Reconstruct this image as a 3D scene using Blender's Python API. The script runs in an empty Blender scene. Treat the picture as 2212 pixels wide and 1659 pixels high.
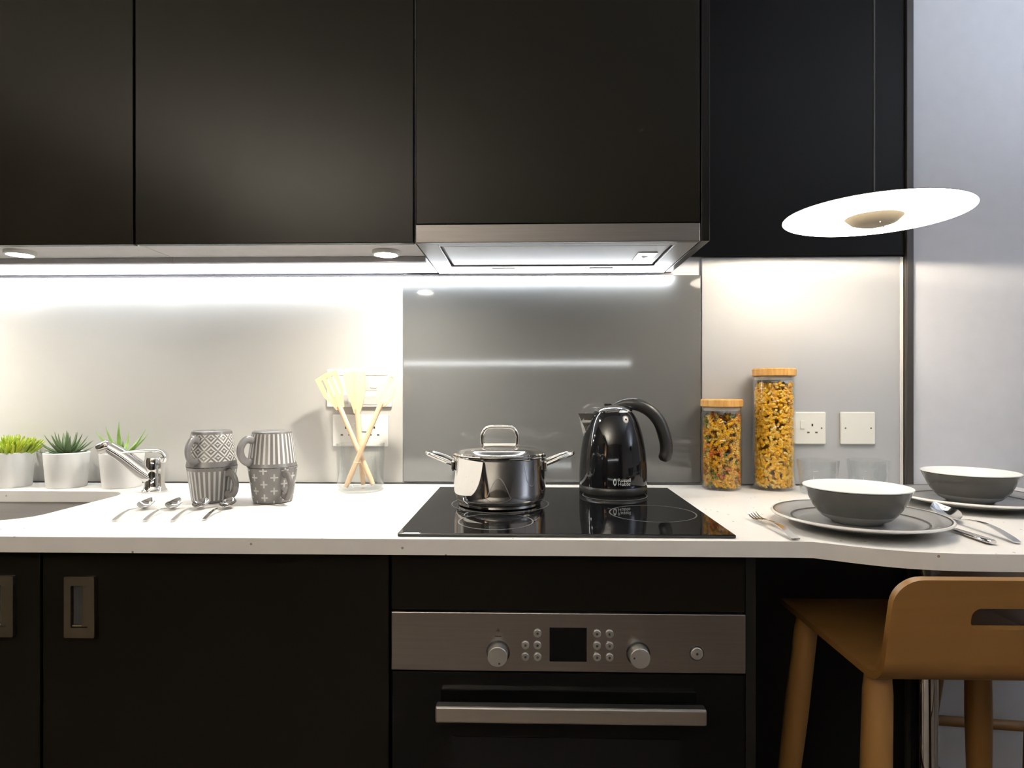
import bpy, bmesh, math, random
from mathutils import Vector, Matrix

random.seed(7)
SC = bpy.context.scene
COL = SC.collection
PI = math.pi

# ------------------------------------------------------------------ camera, world, exposure
cam_d = bpy.data.cameras.new('camera')
cam = bpy.data.objects.new('camera', cam_d)
COL.objects.link(cam)
cam.location = (0, 0, 1.151)
cam.rotation_euler = (PI / 2, 0, math.radians(1.46))
cam_d.sensor_fit = 'HORIZONTAL'
cam_d.sensor_width = 36
cam_d.lens = 1330 / 2212 * 36
cam_d.shift_y = 15.5 / 2212
cam_d.clip_start = 0.02
SC.camera = cam

world = bpy.data.worlds.new('world')
SC.world = world
world.use_nodes = True
world.node_tree.nodes['Background'].inputs[0].default_value = (0.5, 0.6, 0.8, 1)
world.node_tree.nodes['Background'].inputs[1].default_value = 0.05

SC.view_settings.view_transform = 'Standard'
SC.view_settings.look = 'None'
SC.view_settings.exposure = 0.0
SC.view_settings.gamma = 1.0
SC.view_settings.use_curve_mapping = False
SC.cycles.max_bounces = 6
SC.cycles.diffuse_bounces = 3
SC.cycles.glossy_bounces = 4
SC.cycles.caustics_reflective = False
SC.cycles.caustics_refractive = False
SC.cycles.sample_clamp_indirect = 6.0
SC.cycles.use_adaptive_sampling = True
SC.cycles.adaptive_threshold = 0.12

LED_POWER = 70.0        # strip along the top of the splashback
PUCK_POWER = 1000.0      # two round lights under the wall cabinets
PENDANT_POWER = 1500.0  # ring bulb of the pendant
PENDANT_DISC = 12.0     # underside emission standing in for bulb light bounced off the shade
FILL_POWER = 330.0   # two unseen uplighters added behind the camera as ambient fill

# ------------------------------------------------------------------ materials
MATS = {}


def pm(name, col, rough=0.5, metal=0.0, var=0.05, scale=30.0, bump=0.0, bscale=200.0, spec=0.5, coat=0.0,
       stretch=None, trans=0.0, rvar=0.0):
    """plain procedural material: noise varies the colour a little, optional fine bump"""
    if name in MATS:
        return MATS[name]
    m = bpy.data.materials.new(name)
    m.use_nodes = True
    nt = m.node_tree
    b = nt.nodes['Principled BSDF']
    tc = nt.nodes.new('ShaderNodeTexCoord')
    mp = nt.nodes.new('ShaderNodeMapping')
    if stretch:
        mp.inputs['Scale'].default_value = stretch
    nt.links.new(tc.outputs['Object'], mp.inputs[0])
    n = nt.nodes.new('ShaderNodeTexNoise')
    n.inputs['Scale'].default_value = scale
    n.inputs['Detail'].default_value = 4
    nt.links.new(mp.outputs[0], n.inputs['Vector'])
    r = nt.nodes.new('ShaderNodeValToRGB')
    r.color_ramp.elements[0].position = 0.3
    r.color_ramp.elements[1].position = 0.7
    r.color_ramp.elements[0].color = (*[max(0, c * (1 - var)) for c in col], 1)
    r.color_ramp.elements[1].color = (*[min(1, c * (1 + var)) for c in col], 1)
    nt.links.new(n.outputs[0], r.inputs[0])
    nt.links.new(r.outputs[0], b.inputs['Base Color'])
    b.inputs['Roughness'].default_value = rough
    b.inputs['Metallic'].default_value = metal
    b.inputs['Specular IOR Level'].default_value = spec
    b.inputs['Coat Weight'].default_value = coat
    b.inputs['Coat Roughness'].default_value = 0.05
    if rvar:
        mr = nt.nodes.new('ShaderNodeMapRange')
        mr.inputs[3].default_value = max(0.0, rough - rvar)
        mr.inputs[4].default_value = rough + rvar
        nt.links.new(n.outputs[0], mr.inputs[0])
        nt.links.new(mr.outputs[0], b.inputs['Roughness'])
    if bump:
        n2 = nt.nodes.new('ShaderNodeTexNoise')
        n2.inputs['Scale'].default_value = bscale
        nt.links.new(mp.outputs[0], n2.inputs['Vector'])
        bp = nt.nodes.new('ShaderNodeBump')
        bp.inputs['Strength'].default_value = bump
        bp.inputs['Distance'].default_value = 0.001
        nt.links.new(n2.outputs[0], bp.inputs['Height'])
        nt.links.new(bp.outputs[0], b.inputs['Normal'])
    MATS[name] = m
    return m


def wood(name, c1, c2, stretch=(1, 1, 12), rough=0.45, scale=6.0):
    if name in MATS:
        return MATS[name]
    m = pm(name, c1, rough)
    nt = m.node_tree
    mp = [x for x in nt.nodes if x.type == 'MAPPING'][0]
    mp.inputs['Scale'].default_value = stretch
    nz = [x for x in nt.nodes if x.type == 'TEX_NOISE'][0]
    nz.inputs['Scale'].default_value = scale
    nz.inputs['Distortion'].default_value = 0.6
    nz.inputs['Detail'].default_value = 8
    r = [x for x in nt.nodes if x.type == 'VALTORGB'][0]
    r.color_ramp.elements[0].color = (*c1, 1)
    r.color_ramp.elements[1].color = (*c2, 1)
    return m


def emit(name, col, strength):
    if name in MATS:
        return MATS[name]
    m = bpy.data.materials.new(name)
    m.use_nodes = True
    nt = m.node_tree
    b = nt.nodes['Principled BSDF']
    b.inputs['Base Color'].default_value = (0.8, 0.8, 0.8, 1)
    b.inputs['Emission Color'].default_value = (*col, 1)
    b.inputs['Emission Strength'].default_value = strength
    MATS[name] = m
    return m


def thin_glass(name, tint=(0.97, 0.98, 0.98), refl=1.0):
    """clear thin glass: transparent with a fresnel gloss"""
    if name in MATS:
        return MATS[name]
    m = bpy.data.materials.new(name)
    m.use_nodes = True
    nt = m.node_tree
    nt.nodes.remove(nt.nodes['Principled BSDF'])
    out = nt.nodes['Material Output']
    t = nt.nodes.new('ShaderNodeBsdfTransparent')
    t.inputs[0].default_value = (*tint, 1)
    g = nt.nodes.new('ShaderNodeBsdfGlossy')
    g.inputs['Roughness'].default_value = 0.03
    g.inputs[0].default_value = (refl, refl, refl, 1)
    lw = nt.nodes.new('ShaderNodeLayerWeight')
    lw.inputs['Blend'].default_value = 0.5
    pw = nt.nodes.new('ShaderNodeMath')
    pw.operation = 'POWER'
    pw.inputs[1].default_value = 3.0
    nt.links.new(lw.outputs['Facing'], pw.inputs[0])
    ma = nt.nodes.new('ShaderNodeMath')
    ma.operation = 'MULTIPLY_ADD'
    ma.inputs[1].default_value = 0.75
    ma.inputs[2].default_value = 0.03
    nt.links.new(pw.outputs[0], ma.inputs[0])
    mx = nt.nodes.new('ShaderNodeMixShader')
    nt.links.new(ma.outputs[0], mx.inputs[0])
    nt.links.new(t.outputs[0], mx.inputs[1])
    nt.links.new(g.outputs[0], mx.inputs[2])
    nt.links.new(mx.outputs[0], out.inputs[0])
    MATS[name] = m
    return m


def mug_mat(name, kind):
    """grey glaze with a pale printed pattern round the mug: stripes, crosses or basket weave"""
    if name in MATS:
        return MATS[name]
    m = bpy.data.materials.new(name)
    m.use_nodes = True
    nt = m.node_tree
    b = nt.nodes['Principled BSDF']
    b.inputs['Roughness'].default_value = 0.25
    L = nt.links.new

    def mth(op, a, c=None, d=None):
        n = nt.nodes.new('ShaderNodeMath')
        n.operation = op
        for i, v in enumerate((a, c, d)):
            if v is None:
                continue
            if isinstance(v, (int, float)):
                n.inputs[i].default_value = v
            else:
                L(v, n.inputs[i])
        return n.outputs[0]
    tc = nt.nodes.new('ShaderNodeTexCoord')
    sx = nt.nodes.new('ShaderNodeSeparateXYZ')
    L(tc.outputs['Object'], sx.inputs[0])
    ang = mth('DIVIDE', mth('ARCTAN2', sx.outputs[1], sx.outputs[0]), 2 * PI)     # -0.5 .. 0.5
    z = sx.outputs[2]
    if kind == 'stripes':
        fr = mth('FRACT', mth('MULTIPLY', mth('ADD', ang, 1.0), 30.0))
        mask = mth('LESS_THAN', fr, 0.42)
        band = mth('MULTIPLY', mth('GREATER_THAN', z, 0.006), mth('LESS_THAN', z, 0.072))
        mask = mth('MULTIPLY', mask, band)
    elif kind == 'crosses':
        u = mth('MULTIPLY', mth('ADD', ang, 1.0), 14.0)
        iu = mth('FLOOR', u)
        par = mth('MULTIPLY', mth('MODULO', iu, 2.0), 0.5)
        v = mth('ADD', mth('MULTIPLY', z, 1 / 0.030), par)
        du = mth('ABSOLUTE', mth('SUBTRACT', mth('FRACT', u), 0.5))
        dv = mth('ABSOLUTE', mth('SUBTRACT', mth('FRACT', v), 0.5))
        # cell is about 22 mm wide, 30 mm high
        h = mth('MULTIPLY', mth('LESS_THAN', du, 0.36), mth('LESS_THAN', dv, 0.055))
        w = mth('MULTIPLY', mth('LESS_THAN', du, 0.08), mth('LESS_THAN', dv, 0.27))
        mask = mth('MAXIMUM', h, w)
    else:
        u = mth('MULTIPLY', mth('ADD', ang, 1.0), 22.0)
        v = mth('MULTIPLY', z, 1 / 0.0145)
        par = mth('MODULO', mth('ADD', mth('FLOOR', u), mth('FLOOR', v)), 2.0)
        sgn = mth('SUBTRACT', mth('MULTIPLY', par, 2.0), 1.0)
        s = mth('ADD', u, mth('MULTIPLY', v, sgn))
        fr = mth('FRACT', mth('ADD', mth('ADD', mth('MULTIPLY', s, 1.5), mth('MULTIPLY', par, 0.6)), 40.0))
        mask = mth('LESS_THAN', fr, 0.45)
        band = mth('MULTIPLY', mth('GREATER_THAN', z, 0.008), mth('LESS_THAN', z, 0.068))
        mask = mth('MULTIPLY', mask, band)
    mx = nt.nodes.new('ShaderNodeMix')
    mx.data_type = 'RGBA'
    L(mask, mx.inputs[0])
    mx.inputs[6].default_value = (0.13, 0.125, 0.125, 1)
    mx.inputs[7].default_value = (0.52, 0.51, 0.49, 1)
    L(mx.outputs[2], b.inputs['Base Color'])
    MATS[name] = m
    return m


def worktop_mat():
    m = pm('worktop_laminate', (0.86, 0.835, 0.80), 0.32, var=0.02, scale=15)
    nt = m.node_tree
    b = nt.nodes['Principled BSDF']
    r = [x for x in nt.nodes if x.type == 'VALTORGB'][0]
    tc = [x for x in nt.nodes if x.type == 'TEX_COORD'][0]
    v = nt.nodes.new('ShaderNodeTexVoronoi')
    v.inputs['Scale'].default_value = 34
    nt.links.new(tc.outputs['Object'], v.inputs['Vector'])
    lt = nt.nodes.new('ShaderNodeMath')
    lt.operation = 'LESS_THAN'
    lt.inputs[1].default_value = 0.075
    nt.links.new(v.outputs['Distance'], lt.inputs[0])
    mx = nt.nodes.new('ShaderNodeMix')
    mx.data_type = 'RGBA'
    nt.links.new(lt.outputs[0], mx.inputs[0])
    nt.links.new(r.outputs[0], mx.inputs[6])
    mx.inputs[7].default_value = (0.30, 0.24, 0.18, 1)
    nt.links.new(mx.outputs[2], b.inputs['Base Color'])
    return m


M_DOOR = pm('charcoal_gloss_lacquer', (0.0085, 0.0070, 0.0042), 0.26, var=0.12, scale=4, spec=0.12)
M_DOOR2 = pm('charcoal_satin_lacquer', (0.0045, 0.0040, 0.0030), 0.30, var=0.12, scale=4, spec=0.15)
M_BLACKPANEL = pm('blue_black_panel', (0.0055, 0.0054, 0.0058), 0.36, var=0.1, scale=5, spec=0.12)
M_CARCASS = pm('pale_grey_carcass', (0.78, 0.77, 0.80), 0.45, var=0.03)
M_DARKCARCASS = pm('dark_carcass', (0.006, 0.0055, 0.005), 0.5, spec=0.2)
M_PELMET = pm('grey_aluminium_rail', (0.36, 0.35, 0.36), 0.45, 0.2)
M_SPLASH_A = pm('satin_grey_splashback', (0.50, 0.495, 0.475), 0.22, var=0.02, scale=3)
M_SPLASH_B = pm('smoked_grey_glass', (0.135, 0.138, 0.14), 0.06, var=0.02, scale=3, coat=0.6)
M_SPLASH_C = pm('pale_grey_splashback', (0.42, 0.43, 0.45), 0.45, var=0.02, scale=3)
M_EDGE = pm('white_panel_edge', (0.85, 0.85, 0.82), 0.3, var=0.02)
M_WALL = pm('blue_grey_wall_paint', (0.60, 0.61, 0.655), 0.8, var=0.02, bump=0.05)
M_CEIL = pm('ceiling_paint', (0.75, 0.75, 0.75), 0.9, var=0.02)
M_FLOOR = wood('brown_floor_boards', (0.06, 0.04, 0.025), (0.10, 0.07, 0.045), (1, 10, 1), 0.5)
M_DARKWOOD = wood('dark_brown_wood', (0.035, 0.022, 0.012), (0.06, 0.038, 0.02), (1, 1, 8), 0.5)
M_TRIM = pm('dark_bronze_trim', (0.035, 0.03, 0.028), 0.35)
M_TOP = worktop_mat()
M_STEEL = pm('brushed_steel', (0.55, 0.53, 0.51), 0.30, 1.0, var=0.04, scale=12, stretch=(1, 1, 40))
M_STEEL_U = pm('brushed_steel_underside', (0.34, 0.34, 0.34), 0.5, 0.8, var=0.03, scale=12)
M_OVENGLASS = pm('oven_black_glass', (0.003, 0.003, 0.003), 0.05, var=0.05, spec=0.15)
M_STEEL_F = pm('brushed_steel_fascia', (0.17, 0.16, 0.155), 0.34, 0.9, var=0.06, scale=8, stretch=(1, 1, 40))
M_STEEL_D = pm('brushed_steel_oven', (0.33, 0.31, 0.30), 0.32, 1.0, var=0.05, scale=8, stretch=(1, 1, 40))
M_CHROME = pm('polished_chrome', (0.86, 0.86, 0.86), 0.04, 1.0, var=0.01)
M_MIRROR = pm('polished_steel', (0.80, 0.78, 0.75), 0.035, 1.0, var=0.01)
M_FLAT = pm('cutlery_steel', (0.72, 0.71, 0.70), 0.10, 1.0, var=0.02)
M_BLKGLASS = pm('black_glass', (0.006, 0.006, 0.007), 0.03, var=0.05, spec=0.5)
M_BLKPLASTIC = pm('black_gloss_enamel', (0.005, 0.005, 0.006), 0.06, var=0.05, spec=0.4)
M_BLKMATT = pm('black_satin_plastic', (0.012, 0.012, 0.012), 0.35, var=0.05)
M_GREYMARK = pm('grey_screen_print', (0.09, 0.09, 0.09), 0.4)
M_WHITEMARK = pm('pale_print', (0.75, 0.75, 0.75), 0.4)
M_DARKMARK = pm('dark_print', (0.02, 0.02, 0.02), 0.5)
M_KNOB = pm('satin_silver_knob', (0.42, 0.41, 0.39), 0.38, 0.7, var=0.03)
M_NICKEL = pm('brushed_nickel', (0.27, 0.235, 0.18), 0.35, 1.0, var=0.05)
M_WHITEPL = pm('white_plastic', (0.80, 0.80, 0.76), 0.3, var=0.01)
M_CERAMIC = pm('white_ceramic', (0.84, 0.84, 0.83), 0.3, var=0.01)
M_SOIL = pm('dark_soil', (0.03, 0.022, 0.015), 0.9, var=0.5, scale=200)
M_LEAF_A = pm('yellow_green_leaf', (0.30, 0.40, 0.04), 0.5, var=0.35, scale=60)
M_LEAF_B = pm('dull_green_leaf', (0.085, 0.13, 0.06), 0.45, var=0.3, scale=40)
M_LEAF_C = pm('fresh_green_leaf', (0.17, 0.30, 0.06), 0.4, var=0.3, scale=40)
M_UTENSIL = wood('pale_beech', (0.70, 0.47, 0.29), (0.80, 0.58, 0.39), (1, 1, 0.08), 0.55, 60)
M_BAMBOO = wood('bamboo_lid', (0.52, 0.25, 0.06), (0.72, 0.42, 0.14), (9, 9, 1), 0.4, 12)
M_GLASS = thin_glass('clear_glass')
M_SEAL = pm('clear_seal', (0.55, 0.5, 0.45), 0.3)
M_PASTA_Y = pm('yellow_pasta', (0.97, 0.45, 0.015), 0.45, var=0.25, scale=80)
M_PASTA_O = pm('orange_pasta', (0.80, 0.24, 0.03), 0.45, var=0.2, scale=80)
M_PASTA_G = pm('green_pasta', (0.22, 0.24, 0.03), 0.45, var=0.2, scale=80)
M_PASTA_C = pm('cream_pasta', (0.95, 0.60, 0.13), 0.45, var=0.2, scale=80)
M_BOWL = pm('dark_grey_glaze', (0.10, 0.097, 0.09), 0.18, var=0.05)
M_BOWLFOOT = pm('mid_grey_glaze', (0.30, 0.30, 0.29), 0.2, var=0.03)
M_PLATE = pm('mid_grey_plate_glaze', (0.27, 0.27, 0.27), 0.16, var=0.06, scale=12)
M_PLATERIM = pm('pale_plate_rim', (0.75, 0.73, 0.70), 0.2)
M_LINE = pm('dark_glaze_line', (0.03, 0.03, 0.03), 0.25)
M_STOOL = wood('oak_plywood', (0.19, 0.092, 0.022), (0.25, 0.125, 0.034), (0.15, 1, 1), 0.42, 14)
M_STOOLLEG = wood('oak_leg', (0.19, 0.092, 0.022), (0.25, 0.125, 0.034), (1, 1, 0.1), 0.45, 14)
M_SHADE_IN = pm('white_lamp_enamel', (0.9, 0.88, 0.84), 0.5, var=0.01)
M_SHADE_OUT = pm('black_lamp_enamel', (0.015, 0.015, 0.015), 0.4)
M_SHIELD = pm('warm_grey_shield', (0.42, 0.36, 0.26), 0.5)
M_BLUE = pm('deep_blue_fabric', (0.02, 0.04, 0.16), 0.8, var=0.2, scale=40)
M_YELLOW = pm('mustard_fabric', (0.65, 0.33, 0.03), 0.8, var=0.15, scale=40)
M_DARKROOM = pm('taupe_room_paint', (0.10, 0.088, 0.072), 0.8, var=0.05)

M_LED = emit('led_cool_white', (0.93, 0.97, 1.0), LED_POWER)
M_PUCK = emit('puck_warm_white', (1.0, 0.93, 0.80), PUCK_POWER)
M_BULB = emit('pendant_warm_white', (1.0, 0.86, 0.66), PENDANT_POWER)
M_FILLW = emit('fill_warm', (1.0, 0.90, 0.74), FILL_POWER * 7.8)
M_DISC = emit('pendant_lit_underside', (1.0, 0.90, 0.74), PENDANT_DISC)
M_PUCKDIM = emit('puck_dim_white', (1.0, 0.97, 0.92), PUCK_POWER * 0.22)
M_FILLC = emit('fill_cool', (0.80, 0.89, 1.0), FILL_POWER)
M_SHELFLED = emit('shelf_led_white', (0.95, 0.98, 1.0), 14.0)


# ------------------------------------------------------------------ mesh helpers
class MB:
    def __init__(self):
        self.bm = bmesh.new()
        self.mi = 0
        self.kinds = set()

    def _mark(self, faces):
        for f in faces:
            f.material_index = self.mi

    def box(self, x0, x1, y0, y1, z0, z1, bev=0.0, seg=2, mat=None):
        self.kinds.add('box')
        b = bmesh.new()
        bmesh.ops.create_cube(b, size=1)
        for v in b.verts:
            v.co = Vector(((x0 + x1) / 2 + v.co.x * (x1 - x0), (y0 + y1) / 2 + v.co.y * (y1 - y0),
                           (z0 + z1) / 2 + v.co.z * (z1 - z0)))
        if bev:
            bmesh.ops.bevel(b, geom=b.edges[:], offset=bev, segments=seg, profile=0.5, affect='EDGES', clamp_overlap=True)
        self._merge(b, mat)
        return self

    def _merge(self, b, mat=None):
        if mat is not None:
            bmesh.ops.transform(b, matrix=mat, verts=b.verts[:])
        vm = {}
        for v in b.verts:
            vm[v] = self.bm.verts.new(v.co)
        for f in b.faces:
            try:
                nf = self.bm.faces.new([vm[v] for v in f.verts])
                nf.material_index = self.mi
            except ValueError:
                pass
        b.free()

    def lathe(self, prof, seg=48, c=(0, 0, 0), mat=None, arc=(0, 2 * PI), scale=(1, 1)):
        self.kinds.add('lathe')
        b = bmesh.new()
        full = abs(arc[1] - arc[0] - 2 * PI) < 1e-6
        n = seg if full else seg + 1
        rings = []
        for r, z in prof:
            if r < 1e-6:
                rings.append([b.verts.new((c[0], c[1], c[2] + z))])
            else:
                rings.append([b.verts.new((c[0] + scale[0] * r * math.cos(arc[0] + (arc[1] - arc[0]) * i / seg),
                                           c[1] + scale[1] * r * math.sin(arc[0] + (arc[1] - arc[0]) * i / seg), c[2] + z))
                              for i in range(n)])
        for a, d in zip(rings, rings[1:]):
            for i in range(seg):
                j = (i + 1) % n if full else i + 1
                try:
                    if len(a) == 1 and len(d) > 1:
                        b.faces.new((a[0], d[j], d[i]))
                    elif len(d) == 1 and len(a) > 1:
                        b.faces.new((a[i], a[j], d[0]))
                    elif len(a) > 1:
                        b.faces.new((a[i], a[j], d[j], d[i]))
                except ValueError:
                    pass
        bmesh.ops.recalc_face_normals(b, faces=b.faces[:])
        self._merge(b, mat)
        return self

    def tube(self, pts, r, seg=12, closed=False, flat=1.0, up=None, cap=True, mat=None):
        """swept round section along pts; r is a number or a list; flat squashes the section's second axis"""
        self.kinds.add('tube')
        b = bmesh.new()
        pts = [Vector(p) for p in pts]
        n = len(pts)
        rs = r if isinstance(r, (list, tuple)) else [r] * n
        tans = []
        for i in range(n):
            if closed:
                t = pts[(i + 1) % n] - pts[i - 1]
            else:
                t = pts[min(i + 1, n - 1)] - pts[max(i - 1, 0)]
            tans.append(t.normalized())
        nrm = Vector(up) if up is not None else Vector((0, 0, 1))
        if abs(nrm.dot(tans[0])) > 0.95:
            nrm = Vector((0, 1, 0))
        rings = []
        for i in range(n):
            t = tans[i]
            nrm = (nrm - t * nrm.dot(t)).normalized()
            bi = t.cross(nrm)
            rings.append([b.verts.new(pts[i] + (nrm * math.sin(2 * PI * k / seg) * flat + bi * math.cos(2 * PI * k / seg)) * rs[i])
                          for k in range(seg)])
        rng = range(n) if closed else range(n - 1)
        for i in rng:
            a, d = rings[i], rings[(i + 1) % n]
            for k in range(seg):
                b.faces.new((a[k], a[(k + 1) % seg], d[(k + 1) % seg], d[k]))
        if cap and not closed:
            b.faces.new(rings[0][::-1])
            b.faces.new(rings[-1])
        bmesh.ops.recalc_face_normals(b, faces=b.faces[:])
        self._merge(b, mat)
        return self

    def slab(self, outer, holes, z0, z1, mat=None, bev=0.0):
        """flat plate with holes: outline in x,y extruded from z0 to z1"""
        b = bmesh.new()
        loops = []
        for lp in [outer] + list(holes):
            vs = [b.verts.new((x, y, z1)) for x, y in lp]
            es = [b.edges.new((vs[i], vs[(i + 1) % len(vs)])) for i in range(len(vs))]
            loops.append(vs)
        bmesh.ops.triangle_fill(b, use_beauty=True, use_dissolve=False, edges=b.edges[:])
        top = b.faces[:]
        ring2 = []
        vmap = {}
        for vs in loops:
            for v in vs:
                vmap[v] = b.verts.new((v.co.x, v.co.y, z0))
        for f in top:
            b.faces.new([vmap[v] for v in f.verts][::-1])
        for vs in loops:
            for i in range(len(vs)):
                a, d = vs[i], vs[(i + 1) % len(vs)]
                b.faces.new((a, d, vmap[d], vmap[a]))
        bmesh.ops.recalc_face_normals(b, faces=b.faces[:])
        self._merge(b, mat)
        return self

    def build(self, name, mats, parent=None, smooth=True, angle=35, loc=None):
        me = bpy.data.meshes.new(name)
        self.bm.normal_update()
        self.bm.to_mesh(me)
        self.bm.free()
        for m in (mats if isinstance(mats, (list, tuple)) else [mats]):
            me.materials.append(m)
        if smooth:
            if self.kinds == {'box'}:
                angle = 12      # keep large flat faces flat next to their small bevels
            me.shade_smooth()
            me.set_sharp_from_angle(angle=math.radians(angle))
        o = bpy.data.objects.new(name, me)
        COL.objects.link(o)
        if parent:
            o.parent = parent
        if loc:
            o.location = loc
        return o


def tag(o, label=None, cat=None, group=None, kind=None):
    if label:
        o['label'] = label
    if cat:
        o['category'] = cat
    if group:
        o['group'] = group
    if kind:
        o['kind'] = kind
    return o


def thing(name, label, cat, loc=(0, 0, 0), rz=0.0, group=None):
    o = bpy.data.objects.new(name, None)
    o.empty_display_size = 0.05
    COL.objects.link(o)
    o.location = loc
    o.rotation_euler = (0, 0, rz)
    return tag(o, label, cat, group)


def struct(name, mb, m, smooth=True):
    return tag(mb.build(name, m, smooth=smooth), kind='structure')


def dup(root, loc, rot=(0, 0, 0), label=None, group=None):
    r = root.copy()
    COL.objects.link(r)
    r.location = loc
    r.rotation_euler = rot
    tag(r, label, None, group)
    for ch in list(root.children):
        c = ch.copy()
        COL.objects.link(c)
        c.parent = r
        for g in ch.children:
            d = g.copy()
            COL.objects.link(d)
            d.parent = c
    return r


def rrect(x0, x1, y0, y1, r, n=6):
    pts = []
    for cx, cy, a0 in ((x1 - r, y1 - r, 0), (x0 + r, y1 - r, PI / 2), (x0 + r, y0 + r, PI), (x1 - r, y0 + r, 1.5 * PI)):
        for i in range(n + 1):
            a = a0 + PI / 2 * i / n
            pts.append((cx + r * math.cos(a), cy + r * math.sin(a)))
    return pts


def smooth_path(pts, n=8):
    """Catmull-Rom through the points"""
    P = [Vector(p) for p in pts]
    P = [2 * P[0] - P[1]] + P + [2 * P[-1] - P[-2]]
    out = []
    for i in range(1, len(P) - 2):
        for k in range(n):
            t = k / n
            a, b, c, d = P[i - 1], P[i], P[i + 1], P[i + 2]
            out.append(0.5 * ((2 * b) + (c - a) * t + (2 * a - 5 * b + 4 * c - d) * t * t + (3 * b - a - 3 * c + d) * t ** 3))
    out.append(P[-2])
    return out


XZ = Matrix(((1, 0, 0, 0), (0, 0, -1, 0), (0, 1, 0, 0), (0, 0, 0, 1)))      # slab in x,z facing -y (its z becomes -y)

TOPZ = 0.9
WALLY = 1.672

# ------------------------------------------------------------------ room shell
RX0, RX1, RY0, RZ1 = -2.5, 2.4, -3.4, 2.5
struct('floor', MB().box(RX0, RX1, RY0, WALLY, -0.05, 0), M_FLOOR)
struct('ceiling', MB().box(RX0, RX1, RY0, WALLY, RZ1, RZ1 + 0.05), M_CEIL)
struct('wall_back', MB().box(RX0, RX1, WALLY, WALLY + 0.08, 0, RZ1), M_WALL)
struct('wall_left', MB().box(RX0 - 0.08, RX0, RY0, WALLY, 0, RZ1), M_DARKROOM)
struct('wall_right', MB().box(RX1, RX1 + 0.08, RY0, WALLY, 0, RZ1), M_WALL)
struct('wall_front', MB().box(RX0, RX1, RY0 - 0.08, RY0, 0, RZ1), M_DARKROOM)
struct('trim_1', MB().box(0.9985, 1.017, 1.648, WALLY, 0, RZ1, 0.002), M_TRIM)

# cladding and splashback panels on the back wall
o = MB().box(-2.45, -0.339, 1.666, WALLY - 0.0005, 0.902, 1.466, 0.001).build('splashback_panel', M_SPLASH_A)
tag(o, 'long pale grey satin splashback panel behind the plants, mugs and wooden utensils', 'panel')
o = MB().box(-0.337, 0.463, 1.660, WALLY - 0.0005, 0.906, 1.462, 0.001).build('splashback_panel', M_SPLASH_B)
tag(o, 'glossy smoked grey glass splashback panel behind the hob, pot and kettle', 'panel')
t = thing('splashback_panel', 'pale grey splashback panel behind the pasta jars and white sockets', 'panel', (0.467, 1.663, 0.902))
MB().box(0, 0.522, 0, 0.009, 0, 0.606, 0.001).build('panel_face', M_SPLASH_C, t)
MB().box(0.5225, 0.5305, -0.002, 0.009, 0, 0.606, 0.001).build('edge_strip', M_EDGE, t)
o = MB().box(0.384, 0.9975, 1.656, WALLY - 0.0005, 1.512, 2.49, 0.001).build('cladding_panel', M_BLACKPANEL)
tag(o, 'tall blue-black wall panel behind the pendant lamp cord, above the sockets', 'panel')
o = MB().box(0.40, 0.9975, 1.656, WALLY - 0.0005, 0.0, 0.871, 0.001).build('cladding_panel', M_DARKCARCASS)
tag(o, 'black wall panel under the worktop behind the near bar stool', 'panel')

# ------------------------------------------------------------------ worktop with sink cut-out
sink_hole = rrect(-1.42, -0.985, 1.165, 1.515, 0.07, 8)
front = [(0.44, 1.0400), (0.475, 1.0375), (0.505, 1.0215), (0.5295, 1.0075), (0.56, 0.9925), (0.5947, 0.980), (0.63, 0.9725),
         (0.6649, 0.9683), (0.71, 0.966), (0.7621, 0.965), (1.0, 0.962)]
end = [(1.22 + 0.06 * math.cos(a), 1.022 + 0.06 * math.sin(a)) for a in [(-PI / 2 + PI / 2 * k / 6) for k in range(7)]]
outline = [(-2.45, 1.04)] + front + end + [(1.28, 1.6545), (1.018, 1.6545), (1.018, 1.646), (0.9985, 1.646), (0.9965, 1.6545), (0.5, 1.6545), (-2.45, 1.658)]
mb = MB()
mb.slab(outline, [sink_hole], 0.873, TOPZ)
tag(mb.build('worktop', M_TOP, angle=30), 'white speckled worktop with a curved breakfast bar end', 'worktop')

# ------------------------------------------------------------------ wall cabinets
def wall_cabinet(x0, x1, zd, label):
    t = thing('wall_cabinet', label, 'cabinet', (x0, 1.30, 1.466))
    w = x1 - x0
    zb = zd - 1.466
    MB().box(0.0005, w - 0.0005, 0.0215, 0.355, zb + 0.003, 1.02, 0.001).build('body', M_CARCASS, t)
    MB().box(0.0015, w - 0.0015, 0, 0.018, zb, 1.02, 0.0015).build('door', M_DOOR, t)
    if zb < 0.01:
        MB().box(0.0, w, 0.143, 0.158, -0.010, zb + 0.003, 0.001).build('light_rail', M_PELMET, t)
    return t


wall_cabinet(-2.052, -1.4485, 1.466, 'dark wall cabinet outside the left of the frame')
wall_cabinet(-1.4475, -0.8455, 1.466, 'dark glossy wall cabinet at the far left, cut off by the frame')
wall_cabinet(-0.8435, -0.2410, 1.466, 'full-width dark glossy wall cabinet between the left cabinet and the hood')
t = wall_cabinet(-0.2385, 0.3620, 1.505, 'dark glossy wall cabinet directly above the steel cooker hood')
o = MB().box(0.3640, 0.3815, 1.300, 1.655, 1.466, 2.486, 0.001).build('end_panel', M_DOOR2)
tag(o, 'narrow dark end panel on the right side of the hood cabinet', 'panel')

# LED strip in the corner under the cabinets
t = thing('led_strip', 'bright white LED strip along the top of the splashback', 'light', (0, 0, 0))
MB().box(-2.44, 0.3855, 1.6475, 1.6590, 1.4585, 1.4645, 0.0005).build('housing', M_PELMET, t)
MB().box(-2.44, 0.3855, 1.6465, 1.6595, 1.4485, 1.4580, 0.003).build('diffuser', M_LED, t)


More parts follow.
